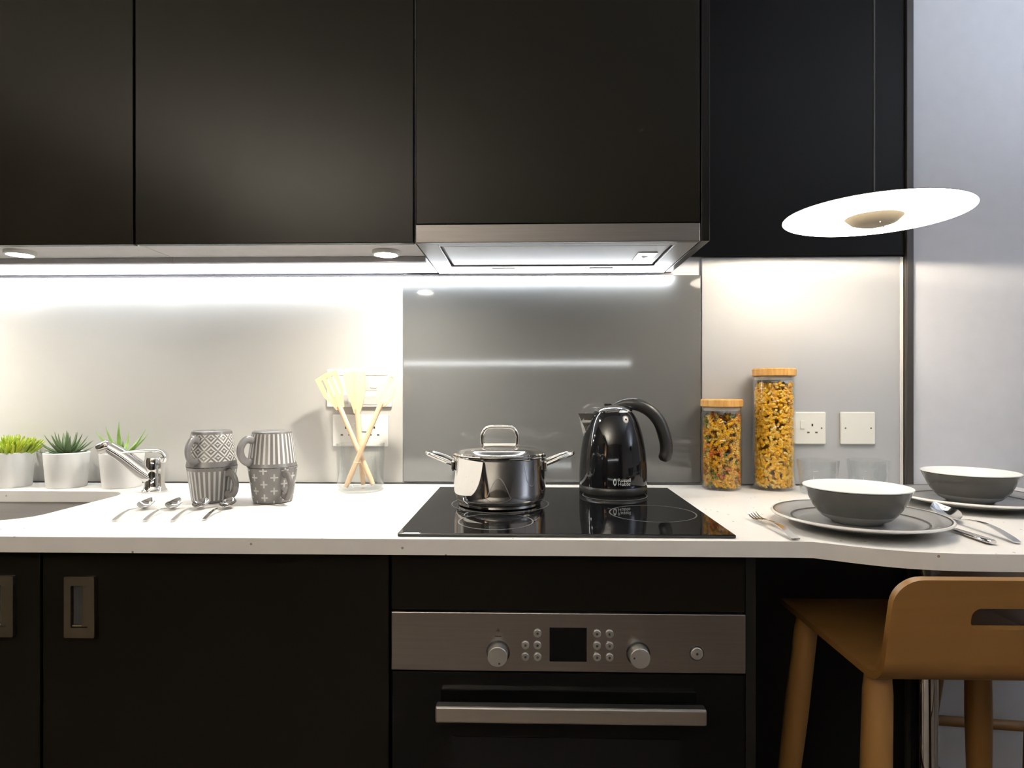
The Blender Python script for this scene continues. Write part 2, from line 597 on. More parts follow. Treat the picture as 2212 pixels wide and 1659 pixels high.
def puck(x, y, label, m):
    t = thing('puck_light', label, 'light', (x, y, 1.4690))
    MB().lathe([(0.031, 0), (0.031, -0.008), (0.026, -0.009), (0.026, -0.002)], 32).build('ring', M_WHITEPL, t)
    MB().lathe([(0, -0.004), (0.0255, -0.004), (0.0255, -0.0005), (0, -0.0005)], 32).build('lens', m, t)


puck(-0.322, 1.392, 'round white light under the cabinet beside the hood', M_PUCK)
puck(-1.1545, 1.372, 'round white light under the far left wall cabinet', M_PUCKDIM)
puck(-1.62, 1.392, 'round white light under the cabinet left of the frame', M_PUCK)

# ------------------------------------------------------------------ cooker hood
t = thing('cooker_hood', 'slim brushed steel cooker hood under the middle wall cabinet', 'cooker hood', (-0.2375, 1.300, 1.4655))
W = 0.599
MB().box(0, W, 0.0, 0.012, 0, 0.0385, 0.0012).build('fascia', M_STEEL_F, t)
MB().box(0.001, W - 0.001, 0.0125, 0.345, 0.008, 0.0375).build('housing', M_STEEL, t)
fr = MB()
fr.box(0.001, 0.045, 0.0125, 0.345, 0, 0.0078, 0.001)
fr.box(W - 0.045, W - 0.001, 0.0125, 0.345, 0, 0.0078, 0.001)
fr.box(0.0452, W - 0.0452, 0.0125, 0.036, 0, 0.0078, 0.001)
fr.box(0.0452, W - 0.0452, 0.252, 0.345, 0, 0.0078, 0.001)
fr.build('underside_frame', M_STEEL_U, t)
flt = MB().box(0.052, W - 0.052, 0.045, 0.246, 0.0020, 0.0076, 0.0015).build('filter_panel', M_STEEL_U, t)
MB().box(0.490, 0.535, 0.112, 0.200, 0.0012, 0.0021).build('label_plate', M_WHITEPL, flt)
tri = MB()
tri.slab([(0.504, 0.150), (0.519, 0.150), (0.5115, 0.168)], [], 0.0008, 0.0012)
tri.build('triangle_mark', M_DARKMARK, flt)
for x in (0.175, 0.425):
    MB().box(x - 0.03, x + 0.03, 0.275, 0.305, -0.0015, 0.0005, 0.001).build('lamp_lens', M_WHITEPL, t)

# ------------------------------------------------------------------ base cabinets
def base_cabinet(x0, x1, label, handle=True):
    t = thing('base_cabinet', label, 'cabinet', (x0, 1.062, 0))
    w = x1 - x0
    c = MB()
    c.box(0.0005, 0.018, 0.021, 0.58, 0.1, 0.871)
    c.box(w - 0.018, w - 0.0005, 0.021, 0.58, 0.1, 0.871)
    c.box(0.0185, w - 0.0185, 0.021, 0.58, 0.1, 0.118)
    c.box(0.0185, w - 0.0185, 0.57, 0.58, 0.1185, 0.871)
    c.build('carcass', M_DARKCARCASS, t)
    MB().box(0.0005, w - 0.0005, 0.05, 0.066, 0.0, 0.0995).build('plinth', M_DARKCARCASS, t)
    d = MB().box(0.0015, w - 0.0015, 0, 0.018, 0.105, 0.868, 0.0015).build('door', M_DOOR2, t)
    # recessed pull: plate with a slot and a dark cup
    hx0 = 0.0445 if handle == 'left' else w - 0.0985
    hx1 = hx0 + 0.054
    pl = MB()
    pl.slab(rrect(hx0, hx1, 0.720, 0.827, 0.002, 2), [rrect(hx0 + 0.012, hx0 + 0.042, 0.738, 0.811, 0.002, 2)], 0.0, 0.007, mat=XZ)
    pl.build('handle_plate', M_NICKEL, d)
    cp = MB()
    cp.box(hx0 + 0.014, hx0 + 0.030, -0.0022, -0.0006, 0.742, 0.811)
    cp.build('handle_slot', M_DARKMARK, d)
    lp = MB()
    lp.box(hx0 + 0.0302, hx0 + 0.0415, -0.0045, -0.0006, 0.7385, 0.8105, 0.001)
    lp.box(hx0 + 0.0125, hx0 + 0.0300, -0.0045, -0.0006, 0.7385, 0.7418, 0.001)
    lp.build('finger_lip', M_NICKEL, d)
    return t


base_cabinet(-2.065, -1.463, 'dark base cabinet outside the left of the frame', 'right')
base_cabinet(-1.461, -0.8565, 'dark base cabinet at the far left, cut off by the frame', 'right')
base_cabinet(-0.8545, -0.2390, 'dark base cabinet with a nickel recessed pull, left of the oven', 'left')

o = MB().box(-0.2360, 0.3715, 1.062, 1.080, 0.7725, 0.868, 0.0015).build('filler_panel', M_DOOR2)
tag(o, 'dark filler panel between the worktop and the oven controls', 'panel')
o = MB().box(0.3735, 0.3915, 1.066, 1.64, 0.0, 0.872, 0.001).build('end_panel', M_DARKCARCASS)
tag(o, 'black end panel on the right side of the oven', 'panel')

# ------------------------------------------------------------------ oven
t = thing('oven', 'built-in oven with a steel control strip and black glass door', 'oven', (0, 1.06, 0))
MB().box(-0.2350, 0.3705, 0.024, 0.56, 0.105, 0.765).build('body', M_DARKCARCASS, t)
cp = MB().box(-0.2355, 0.3712, -0.002, 0.022, 0.6695, 0.7700, 0.0015).build('control_panel', M_STEEL_D, t)
MB().box(0.0375, 0.1010, -0.0028, -0.0019, 0.6876, 0.7455).build('display', M_OVENGLASS, cp)


def ycyl(mb, x, z, r, y0, y1, seg=28, bev=0.001):
    mb.lathe([(0, 0), (r, 0), (r, y1 - y0 - bev), (r - bev, y1 - y0), (0, y1 - y0)], seg,
             mat=Matrix.Translation((x, -0.0019 - 0.0, z)) @ Matrix.Rotation(PI / 2, 4, 'X'))
    return mb


for kx, dots in ((-0.051, (0.003, -0.010)), (0.1888, (-0.0095, 0.001))):
    rg = MB()
    rg.lathe([(0.0178, 0), (0.0205, 0), (0.0205, 0.0012), (0.0178, 0.0012)], 32, mat=Matrix.Translation((kx, -0.002, 0.702)) @ Matrix.Rotation(PI / 2, 4, 'X'))
    rg.build('knob_collar', M_LINE, cp)
    k = MB()
    ycyl(k, kx, 0.702, 0.0172, 0, 0.021)
    k = k.build('knob', M_KNOB, cp)
# pointer dots, flush on the knob faces
for kx, dx, dz in ((-0.051, 0.003, -0.0105), (0.1888, -0.0100, 0.001)):
    d = MB()
    d.lathe([(0, 0), (0.0016, 0), (0.0016, 0.0006), (0, 0.0006)], 12, mat=Matrix.Translation((kx + dx, -0.0228, 0.702 + dz)) @ Matrix.Rotation(PI / 2, 4, 'X'))
    d.build('pointer_dot', M_DARKMARK, cp)
mk = MB()
mk.box(-0.0565, -0.0455, -0.0024, -0.0019, 0.7285, 0.7300)
mk.build('dial_bar_mark', M_DARKMARK, cp)
mk = MB()
mk.slab([(-0.0535, 0.7385), (-0.0485, 0.7385), (-0.051, 0.7435)], [[(-0.0525, 0.7391), (-0.0495, 0.7391), (-0.051, 0.7423)]], 0.0019, 0.0024, mat=XZ)
mk.build('dial_triangle_mark', M_DARKMARK, cp)
btn = [(0.0168, 0.7361), (-0.0039, 0.7155), (0.0168, 0.7155), (-0.0039, 0.6955), (0.0168, 0.6955),
       (0.1184, 0.7361), (0.1398, 0.7361), (0.1184, 0.7158), (0.1398, 0.7158), (0.1184, 0.6960), (0.1398, 0.6960)]
for bx, bz in btn:
    b = MB()
    ycyl(b, bx, bz, 0.0070, 0, 0.004, 20)
    b.build('button', M_KNOB, cp)
    d = MB()
    d.lathe([(0, 0), (0.0022, 0), (0.0022, 0.0003), (0, 0.0003)], 10, mat=Matrix.Translation((bx, -0.0059, bz)) @ Matrix.Rotation(PI / 2, 4, 'X'))
    d.build('button_mark', M_LINE, cp)
b = MB()
ycyl(b, 0.288, 0.704, 0.0105, 0, 0.004, 24)
b.build('power_button', M_KNOB, cp)
b = MB()
b.lathe([(0.0108, 0), (0.0124, 0), (0.0124, 0.0008), (0.0108, 0.0008)], 28, mat=Matrix.Translation((0.288, -0.002, 0.704)) @ Matrix.Rotation(PI / 2, 4, 'X'))
b.build('power_button_ring', M_LINE, cp)
d = MB()
d.lathe([(0, 0), (0.0022, 0), (0.0022, 0.0003), (0, 0.0003)], 10, mat=Matrix.Translation((0.288, -0.0059, 0.704)) @ Matrix.Rotation(PI / 2, 4, 'X'))
d.build('power_button_mark', M_LINE, cp)
dr = MB().box(-0.2350, 0.3705, 0.0, 0.022, 0.12, 0.6665, 0.0015).build('oven_door', M_OVENGLASS, t)
MB().box(-0.13, 0.26, -0.0012, 0.0005, 0.20, 0.555).build('window_print', pm('dark_window_print', (0.005, 0.005, 0.006), 0.05, spec=0.2), dr)
MB().box(-0.1540, 0.2950, -0.040, -0.020, 0.599, 0.6260, 0.003).build('handle_bar', M_STEEL, dr)
for x in (-0.12, 0.26):
    MB().box(x - 0.008, x + 0.008, -0.021, 0.001, 0.601, 0.613, 0.002).build('handle_post', M_BLKMATT, dr)

# ------------------------------------------------------------------ hob
t = thing('hob', 'black glass induction hob set on the worktop under the pot and kettle', 'hob', (-0.225, 1.057, TOPZ))
MB().box(0, 0.580, 0, 0.515, 0.0003, 0.0062, 0.0018).build('glass', M_BLKGLASS, t)
for x, y, r in ((0.165, 0.285, 0.105), (0.165, 0.10, 0.07), (0.475, 0.185, 0.085), (0.43, 0.40, 0.075)):
    MB().lathe([(r - 0.0012, 0.00625), (r + 0.0012, 0.00625), (r + 0.0012, 0.0065), (r - 0.0012, 0.0065), (r - 0.0012, 0.00625)], 64, c=(x, y, 0)).build('zone_ring', M_GREYMARK, t)

# ------------------------------------------------------------------ sink and tap
t = thing('sink', 'steel sink bowl set into the worktop below the succulents', 'sink', (0, 0, 0))
b = bmesh.new()
rings = []
for z, ins, rr in ((0.8725, -0.010, 0.075), (0.8725, -0.002, 0.07), (0.865, 0.0, 0.07), (0.74, 0.006, 0.07), (0.72, 0.02, 0.06), (0.715, 0.05, 0.05)):
    rings.append([b.verts.new((x, y, z)) for x, y in rrect(-1.42 + ins, -0.985 - ins, 1.165 + ins, 1.515 - ins, rr, 8)])
for a, d in zip(rings, rings[1:]):
    for i in range(len(a)):
        b.faces.new((a[i], a[(i + 1) % len(a)], d[(i + 1) % len(a)], d[i]))
b.faces.new(rings[-1])
bmesh.ops.recalc_face_normals(b, faces=b.faces[:])
for f in b.faces:
    f.normal_flip()
mb = MB()
mb._merge(b)
mb.build('bowl', M_STEEL, t)
MB().lathe([(0, 0.7185), (0.03, 0.7185), (0.036, 0.7155)], 28, c=(-1.2, 1.36, 0)).build('drain', M_CHROME, t)

t = thing('mixer_tap', 'chrome mixer tap with raised spout beside the sink', 'tap', (-0.932, 1.515, TOPZ))
MB().lathe([(0, 0), (0.029, 0), (0.029, 0.004), (0.025, 0.008), (0.0225, 0.016), (0.0215, 0.055), (0.0225, 0.078), (0.020, 0.086), (0, 0.088)], 36).build('body', M_CHROME, t)
sp = smooth_path([(0.004, 0, 0.030), (-0.030, -0.007, 0.056), (-0.066, -0.015, 0.088), (-0.098, -0.022, 0.111)], 6)
spt = MB().tube(sp, [0.0215 - 0.006 * i / (len(sp) - 1) for i in range(len(sp))], 20).build('spout', M_CHROME, t)
dv = (Vector((-0.112, -0.032, 0.116)) - Vector((-0.072, -0.020, 0.090))).normalized()
hd = Vector((-0.109, -0.025, 0.113))
q = Vector((-0.75, -0.25, -0.35)).normalized()
MB().tube([hd - q * 0.014, hd - q * 0.011, hd + q * 0.012, hd + q * 0.015], [0.013, 0.0155, 0.0155, 0.0135], 24).build('aerator_head', M_CHROME, spt)
lv = smooth_path([(-0.078, -0.028, 0.098), (-0.045, -0.015, 0.101), (-0.01, -0.002, 0.103), (0.014, 0.004, 0.100), (0.025, 0.006, 0.088), (0.022, 0.004, 0.074)], 6)
MB().tube(lv, [0.006 + 0.007 * min(1, i / 14) for i in range(len(lv))], 16, flat=0.45).build('lever', M_CHROME, t)

# ------------------------------------------------------------------ succulents
def plant_pot(x, y, label, r=0.052, h=0.091):
    t = thing('potted_succulent', label, 'plant', (x, y, TOPZ + 0.0003))
    MB().lathe([(0, 0), (r * 0.84, 0), (r * 0.87, 0.003), (r, h - 0.002), (r - 0.002, h), (r - 0.006, h - 0.002), (r - 0.007, h - 0.012), (0, h - 0.012)], 40).build('pot', M_CERAMIC, t)
    MB().lathe([(0, h - 0.008), (r * 0.6, h - 0.0085), (r - 0.0075, h - 0.0105)], 28).build('soil', M_SOIL, t)
    return t


def leaf_mesh(name, L, w, th, curl, m):
    """pointed fleshy leaf along +x, rising with curl"""
    mb = MB()
    pts, rs = [], []
    n = 9
    for i in range(n):
        s = i / (n - 1)
        pts.append((L * s, 0, curl * s * s))
        rs.append(max(0.0004, w * (1 - s) ** 0.75 * (0.75 + 0.9 * s * (1 - s))))
    mb.tube(pts, rs, 8, flat=th, up=(0, 0, 1))
    o = mb.build(name, m)
    me = o.data
    bpy.data.objects.remove(o)
    return me


def add_leaf(me, parent, z, az, tilt, s):
    o = bpy.data.objects.new('leaf', me)
    COL.objects.link(o)
    o.parent = parent
    o.location = (0.005 * math.cos(az), 0.005 * math.sin(az), z)
    o.rotation_euler = (0, -tilt, az)
    o.scale = (s, s, s)
    return o


PLY = 1.592
p1 = plant_pot(-1.364, PLY, 'yellow-green bushy succulent in a white pot at the left frame edge')
fo = MB()
for i in range(210):
    a = random.uniform(0, 2 * PI)
    rr = 0.052 * math.sqrt(random.random())
    base = Vector((rr * 0.75 * math.cos(a), rr * 0.75 * math.sin(a), 0.080))
    hgt = 0.030 + 0.022 * (1 - (rr / 0.052) ** 2) + random.uniform(-0.006, 0.006)
    d = Vector((math.cos(a) * rr * 0.75 + random.uniform(-0.01, 0.01), math.sin(a) * rr * 0.55 + random.uniform(-0.01, 0.01), hgt))
    fo.mi = random.choice((0, 0, 1))
    fo.tube([base, base + d * 0.5, base + d], [0.0022, 0.0038, 0.0010], 6)
o = fo.build('foliage', [M_LEAF_A, pm('lime_leaf', (0.48, 0.52, 0.05), 0.5, var=0.2)], p1)
o['kind'] = 'stuff'
p2 = plant_pot(-1.214, PLY, 'dark spiky rosette succulent in a white pot, middle of the three plants')
lm = leaf_mesh('leaf', 0.064, 0.0080, 0.55, 0.012, M_LEAF_B)
for ring, (cnt, tilt, s) in enumerate(((10, 0.12, 0.95), (10, 0.42, 1.0), (8, 0.75, 1.05), (6, 1.05, 1.0), (3, 1.35, 0.9))):
    for k in range(cnt):
        add_leaf(lm, p2, 0.082, 2 * PI * k / cnt + ring * 0.4 + random.uniform(-0.1, 0.1), tilt + random.uniform(-0.06, 0.06), s * random.uniform(0.92, 1.05))
p3 = plant_pot(-1.066, PLY, 'light green aloe in a white pot behind the tap spout')
lm = leaf_mesh('leaf', 0.092, 0.0100, 0.5, 0.018, M_LEAF_C)
for az, tilt, s in ((PI * 0.98, 0.55, 1.0), (PI * 1.05, 0.95, 0.9), (-PI / 2, 1.3, 0.95), (0.1, 0.55, 0.9), (-0.35, 0.42, 0.85), (0.4, 0.75, 0.9),
                    (PI / 2, 1.0, 0.7), (-PI * 0.75, 0.5, 0.6), (-PI * 0.3, 0.55, 0.65), (PI * 0.8, 0.5, 0.6)):
    add_leaf(lm, p3, 0.082, az, tilt, s)

# ------------------------------------------------------------------ mugs
MUG_H = 0.0805


def make_mug(name_mat, kind, handle_az, label):
    t = thing('mug', label, 'mug', (0, 0, 0), 0, 'stacked grey mugs')
    m = mug_mat(name_mat, kind)
    h = MUG_H
    MB().lathe([(0, 0.0), (0.038, 0.0), (0.042, 0.002), (0.0445, 0.012), (0.0535, h - 0.002), (0.0540, h - 0.0008), (0.0525, h), (0.0510, h - 0.001),
                (0.0425, 0.014), (0.038, 0.005), (0, 0.005)], 56).build('body', m, t)
    R0 = 0.0455
    path = [(R0 + 0.002, 0, 0.020), (R0 + 0.018, 0, 0.017), (R0 + 0.030, 0, 0.028), (R0 + 0.0335, 0, 0.043), (R0 + 0.028, 0, 0.058), (R0 + 0.016, 0, 0.067), (R0 + 0.005, 0, 0.066)]
    hd = MB().tube(smooth_path(path, 5), 0.0085, 14, flat=0.6, up=(1, 0, 0)).build('handle', pm('grey_mug_glaze', (0.15, 0.145, 0.145), 0.22), t)
    hd.rotation_euler = (0, 0, handle_az)
    return t


def place_mug(t, x, y, inverted, z):
    t.location = (x, y, z)
    if inverted:
        t.location.z = z + MUG_H
        t.rotation_euler = (PI, 0, 0)


MA = (-0.722, 1.392)
MBp = (-0.580, 1.388)
Z0 = TOPZ + 0.0003
a1 = make_mug('mug_stripes', 'stripes', math.radians(-26), 'grey striped mug standing upright at the bottom of the left mug stack')
place_mug(a1, *MA, False, Z0)
a2 = make_mug('mug_weave', 'weave', math.radians(99), 'upturned grey mug with basket-weave print on the left mug stack')
place_mug(a2, MA[0] - 0.001, MA[1], True, Z0 + MUG_H + 0.0003)
b1 = make_mug('mug_crosses', 'crosses', math.radians(-40), 'grey mug with pale crosses at the bottom of the right mug stack')
place_mug(b1, *MBp, False, Z0)
b2 = make_mug('mug_stripes', 'stripes', math.radians(122), 'upturned grey striped mug on top of the right mug stack')
place_mug(b2, MBp[0] - 0.002, MBp[1], True, Z0 + MUG_H + 0.0003)

# ------------------------------------------------------------------ cutlery
def strap(mb, rows, cols=7, th=0.0016):
    """flatware surface: rows of (y, half width, z, cup depth)"""
    b = bmesh.new()
    top, bot = [], []
    for y, w, z, cup in rows:
        rt, rb = [], []
        for c in range(cols):
            u = -1 + 2 * c / (cols - 1)
            zz = z - cup * (1 - u * u)
            rt.append(b.verts.new((w * u, y, zz + th)))
            rb.append(b.verts.new((w * u * 0.96, y, zz)))
        top.append(rt)
        bot.append(rb)
    for i in range(len(rows) - 1):
        for c in range(cols - 1):
            b.faces.new((top[i][c], top[i][c + 1], top[i + 1][c + 1], top[i + 1][c]))
            b.faces.new((bot[i][c], bot[i + 1][c], bot[i + 1][c + 1], bot[i][c + 1]))
        b.faces.new((top[i][0], top[i + 1][0], bot[i + 1][0], bot[i][0]))
        b.faces.new((top[i][-1], bot[i][-1], bot[i + 1][-1], top[i + 1][-1]))
    for e in (0, -1):
        for c in range(cols - 1):
            q = (top[e][c], bot[e][c], bot[e][c + 1], top[e][c + 1])
            b.faces.new(q if e == 0 else q[::-1])
    bmesh.ops.recalc_face_normals(b, faces=b.faces[:])
    mb._merge(b)


def spoon_rows(L, bowl_w, bowl_l, handle_w, lift, tip):
    rows = []
    hl = L - bowl_l
    for i in range(12):
        s = i / 11
        w = handle_w * (1.0 - 0.55 * s) if s > 0.06 else handle_w * 0.8
        z = 0.002 + lift * math.sin(PI * min(1, s * 1.0)) * 0.8 + lift * 0.5 * s
        rows.append((hl * s, w, z, 0.0))
    z_end = rows[-1][2]
    for i in range(1, 13):
        s = i / 12
        a = PI * s
        w = max(0.0012, bowl_w * math.sin(max(0.14, min(PI - 0.05, a)) ** 1.0) ** 0.75)
        cup = bowl_w * 0.50 * math.sin(a)
        z = z_end * (1 - s) + s * (0.0065) + 0.001
        rows.append((hl + bowl_l * s, w, max(z, cup + 0.0006) + tip * s * s, cup))
    return rows


def spoon(name, label, group, start, endp, bw, bl, hw, lift, tip):
    d = Vector((endp[0] - start[0], endp[1] - start[1], 0))
    t = thing(name, label, 'spoon', (start[0], start[1], TOPZ + 0.0004), math.atan2(d.y, d.x) - PI / 2, group)
    rows = spoon_rows(d.length, bw, bl, hw, lift, tip)
    mb = MB()
    strap(mb, rows[:12])
    mb.build('handle', M_FLAT, t)
    mb = MB()
    strap(mb, rows[11:])
    mb.build('spoon_bowl', M_FLAT, t)
    return t


wh = ('leftmost of the four teaspoons laid in a row before the mugs', 'second teaspoon from the left in the row before the mugs',
      'third teaspoon from the left, in front of the striped mug', 'rightmost of the four teaspoons, in front of the crosses mug')
for lab, s, e in zip(wh, ((-0.7935, 1.160), (-0.734, 1.161), (-0.680, 1.162), (-0.6254, 1.175)), ((-0.818, 1.318), (-0.757, 1.318), (-0.701, 1.322), (-0.6446, 1.327))):
    spoon('teaspoon', lab, 'teaspoons on the worktop', s, e, 0.0165, 0.050, 0.0042, 0.008, 0.011)

spoon('tablespoon', 'large steel spoon on the right of the front place setting', None, (0.803, 1.030), (0.816, 1.258), 0.0240, 0.078, 0.0070, 0.013, 0.019)

d = Vector((0.4418 - 0.4497, 1.2234 - 1.036, 0))
t = thing('fork', 'steel dinner fork on the left of the front place setting', 'fork', (0.4497, 1.045, TOPZ + 0.0004), math.atan2(d.y, d.x) - PI / 2)
rows = []
for i in range(14):
    s = i / 13
    y = 0.132 * s
    w = 0.0075 * (1 - 0.62 * min(1, s * 1.1)) if s < 0.86 else 0.0030 + (s - 0.86) / 0.14 * 0.007
    rows.append((y, w, 0.002 + 0.010 * math.sin(PI * 0.85 * s), 0.0))
mb = MB()
strap(mb, rows, 5)
mb.build('handle', M_FLAT, t)
zr = rows[-1][2]
for k in range(4):
    x = -0.0082 + k * 0.00547
    MB().tube([(x, 0.130, zr + 0.0008), (x * 1.05, 0.150, zr - 0.001), (x * 1.05, 0.168, zr + 0.0005), (x * 1.05, 0.182, zr + 0.006)], [0.0016, 0.0016, 0.0014, 0.0007], 8).build('tine', M_FLAT, t)

d = Vector((0.762 - 0.7575, 1.238 - 1.022, 0))
t = thing('knife', 'steel table knife between the front plate and the large spoon', 'knife', (0.7575, 1.022, TOPZ + 0.0004), math.atan2(d.y, d.x) - PI / 2)
MB().tube([(0, 0, 0.0045), (0, 0.004, 0.0045), (0, 0.05, 0.0045), (0, 0.088, 0.0045), (0, 0.095, 0.0045)], [0.006, 0.0082, 0.0075, 0.0062, 0.004], 12, flat=0.5).build('handle', M_FLAT, t)
mb = MB()
mb.slab([(-0.004, 0.094), (0.004, 0.094), (0.0085, 0.115), (0.0090, 0.18), (0.004, 0.208), (-0.006, 0.220), (-0.006, 0.12)], [], 0.0035, 0.0052)
mb.build('blade', M_FLAT, t)

# ------------------------------------------------------------------ wooden utensils in a glass jar
JX, JY = -0.4225, 1.548
t = thing('utensil_jar', 'clear glass jar holding the wooden utensils', 'jar', (JX, JY, TOPZ + 0.0003))
MB().lathe([(0, 0), (0.052, 0), (0.056, 0.004), (0.058, 0.02), (0.060, 0.118), (0.0592, 0.1195), (0.0575, 0.118), (0.0555, 0.02), (0.052, 0.006), (0, 0.006)], 48).build('glass_wall', M_GLASS, t)


def oriented(name, label, cat, p, q, group):
    """empty whose local z runs from p to q, local x to the viewer's right"""
    p, q = Vector(p), Vector(q)
    z = (q - p).normalized()
    y = Vector((0, 1, 0))
    x = y.cross(z).normalized()
    y = z.cross(x)
    o = thing(name, label, cat, p, 0, group)
    o.rotation_mode = 'XYZ'
    o.rotation_euler = Matrix((x, y, z)).transposed().to_euler()
    return o, (q - p).length


UB = TOPZ + 0.0065
t, L = oriented('wooden_turner', 'pale slotted wooden turner, leftmost utensil in the glass jar', 'utensil', (-0.3910, 1.548, UB + 0.008), (-0.525, 1.585, 1.197), 'wooden utensils')
MB().tube([(0, 0, 0), (0, 0, 0.02), (0, 0, 0.15), (0, 0, L - 0.095)], [0.0055, 0.0068, 0.006, 0.0065], 14).build('handle', M_UTENSIL, t)
mb = MB()
o_ = [(-0.010, 0), (0.010, 0), (0.016, 0.02), (0.027, 0.045), (0.031, 0.098), (0.0, 0.102), (-0.031, 0.098), (-0.027, 0.045), (-0.016, 0.02)]
sl = [rrect(x - 0.0032, x + 0.0032, 0.035, 0.088, 0.003, 3) for x in (-0.0145, 0.0, 0.0145)]
mb.slab(o_, sl, -0.003, 0.003, mat=Matrix.Translation((0, 0, L - 0.102)) @ XZ)
mb.build('slotted_head', M_UTENSIL, t)
t, L = oriented('wooden_spatula', 'pale flat wooden spatula, middle utensil in the glass jar', 'utensil', (-0.4225, 1.572, UB + 0.004), (-0.452, 1.592, 1.203), 'wooden utensils')
MB().tube([(0, 0, 0), (0, 0, 0.02), (0, 0, 0.15), (0, 0, L - 0.10)], [0.0055, 0.0070, 0.0062, 0.0065], 14).build('handle', M_UTENSIL, t)
mb = MB()
mb.slab([(-0.008, 0), (0.008, 0), (0.017, 0.025), (0.026, 0.060), (0.029, 0.104), (0.010, 0.110), (-0.022, 0.108), (-0.029, 0.100), (-0.024, 0.060), (-0.014, 0.025)], [], -0.003, 0.003, mat=Matrix.Translation((0, 0, L - 0.11)) @ XZ)
mb.build('flat_head', M_UTENSIL, t)
t, L = oriented('wooden_spoon', 'pale wooden spoon, rightmost utensil in the glass jar', 'utensil', (-0.4540, 1.526, UB + 0.005), (-0.345, 1.560, 1.187), 'wooden utensils')
MB().tube([(0, 0, 0), (0, 0, 0.02), (0, 0, 0.15), (0, 0, L - 0.07)], [0.0055, 0.0068, 0.006, 0.0068], 14).build('handle', M_UTENSIL, t)
mb = MB()
b = bmesh.new()
N, K = 14, 12
rr = []
for i in range(N + 1):
    a = PI * i / N
    w = max(0.0008, 0.0225 * math.sin(a) ** 0.8)
    zc = L - 0.040 - 0.040 * math.cos(a)
    row = []
    for k in range(K):
        ph = 2 * PI * k / K
        yy = 0.009 * math.sin(a) * math.sin(ph)
        if math.sin(ph) < -0.1:       # hollow the side facing the room
            yy = 0.004 * math.sin(a) * (1 - abs(math.cos(ph))) - 0.002
        row.append(b.verts.new((w * math.cos(ph), yy, zc)))
    rr.append(row)
for i in range(N):
    for k in range(K):
        b.faces.new((rr[i][k], rr[i][(k + 1) % K], rr[i + 1][(k + 1) % K], rr[i + 1][k]))
b.faces.new(rr[0])
b.faces.new(rr[-1])
bmesh.ops.recalc_face_normals(b, faces=b.faces[:])
mb._merge(b)
mb.build('spoon_head', M_UTENSIL, t, angle=60)

# ------------------------------------------------------------------ sockets and switches
def plate(name, label, cat, x0, x1, z0, z1, yface):
    t = thing(name, label, cat, (x0, yface, z0))
    w, h = x1 - x0, z1 - z0
    MB().box(0, w, -0.0095, -0.0003, 0, h, 0.003, 3).build('face_plate', M_WHITEPL, t)
    return t, w, h


def screw(t, x, z):
    s = MB()
    s.lathe([(0, 0), (0.0022, 0), (0.0022, 0.0006), (0, 0.0006)], 10, mat=Matrix.Translation((x, -0.0094, z)) @ Matrix.Rotation(PI / 2, 4, 'X'))
    s.build('screw', M_GREYMARK, t)


def outlet(t, x, z):
    MB().box(x - 0.002, x + 0.002, -0.0099, -0.0090, z + 0.006, z + 0.0125).build('earth_slot', M_DARKMARK, t)
    for s in (-1, 1):
        MB().box(x + s * 0.0105 - 0.0032, x + s * 0.0105 + 0.0032, -0.0099, -0.0090, z - 0.0125, z - 0.0085).build('pin_slot', M_GREYMARK, t)


def rocker(t, x, z, w=0.012, h=0.022):
    MB().box(x - w / 2, x + w / 2, -0.0125, -0.0093, z - h / 2, z + h / 2, 0.0012).build('rocker', M_WHITEPL, t)


t, w, h = plate('double_socket', 'white double power socket half hidden behind the tall pasta jar', 'socket', 0.645, 0.7912, 1.0100, 1.0960, 1.663)
for x in (0.036, 0.110):
    outlet(t, x, 0.042)
rocker(t, 0.062, 0.052)
rocker(t, 0.084, 0.052)
screw(t, w - 0.012, 0.043)
screw(t, 0.012, 0.043)
t, w, h = plate('blank_plate', 'white blank wall plate right of the double socket', 'wall plate', 0.8300, 0.9205, 1.0100, 1.0960, 1.663)
screw(t, 0.012, 0.043)
screw(t, w - 0.012, 0.043)
t, w, h = plate('cooker_switch', 'white cooker switch plate on the wall behind the utensil heads', 'switch', -0.5450, -0.3690, 1.1080, 1.2100, 1.666)
MB().box(0.008, w - 0.008, -0.0120, -0.0090, 0.086, 0.098, 0.002).build('top_ridge', M_WHITEPL, t)
MB().box(0.105, 0.150, -0.0108, -0.0090, 0.045, 0.082, 0.001).build('switch_recess', pm('pale_grey_plastic', (0.5, 0.5, 0.5), 0.4), t)
rocker(t, 0.128, 0.064, 0.016, 0.024)
MB().box(0.022, 0.060, -0.0108, -0.0090, 0.008, 0.034, 0.001).build('neon_window', MATS['pale_grey_plastic'], t)
MB().box(0.095, 0.140, -0.0108, -0.0090, 0.006, 0.030, 0.001).build('neon_window', MATS['pale_grey_plastic'], t)
t, w, h = plate('double_socket', 'white double power socket low on the wall behind the utensil jar', 'socket', -0.5290, -0.3780, 1.0010, 1.0880, 1.666)
for x in (0.036, 0.114):
    outlet(t, x, 0.042)
rocker(t, 0.064, 0.052)
rocker(t, 0.087, 0.052)

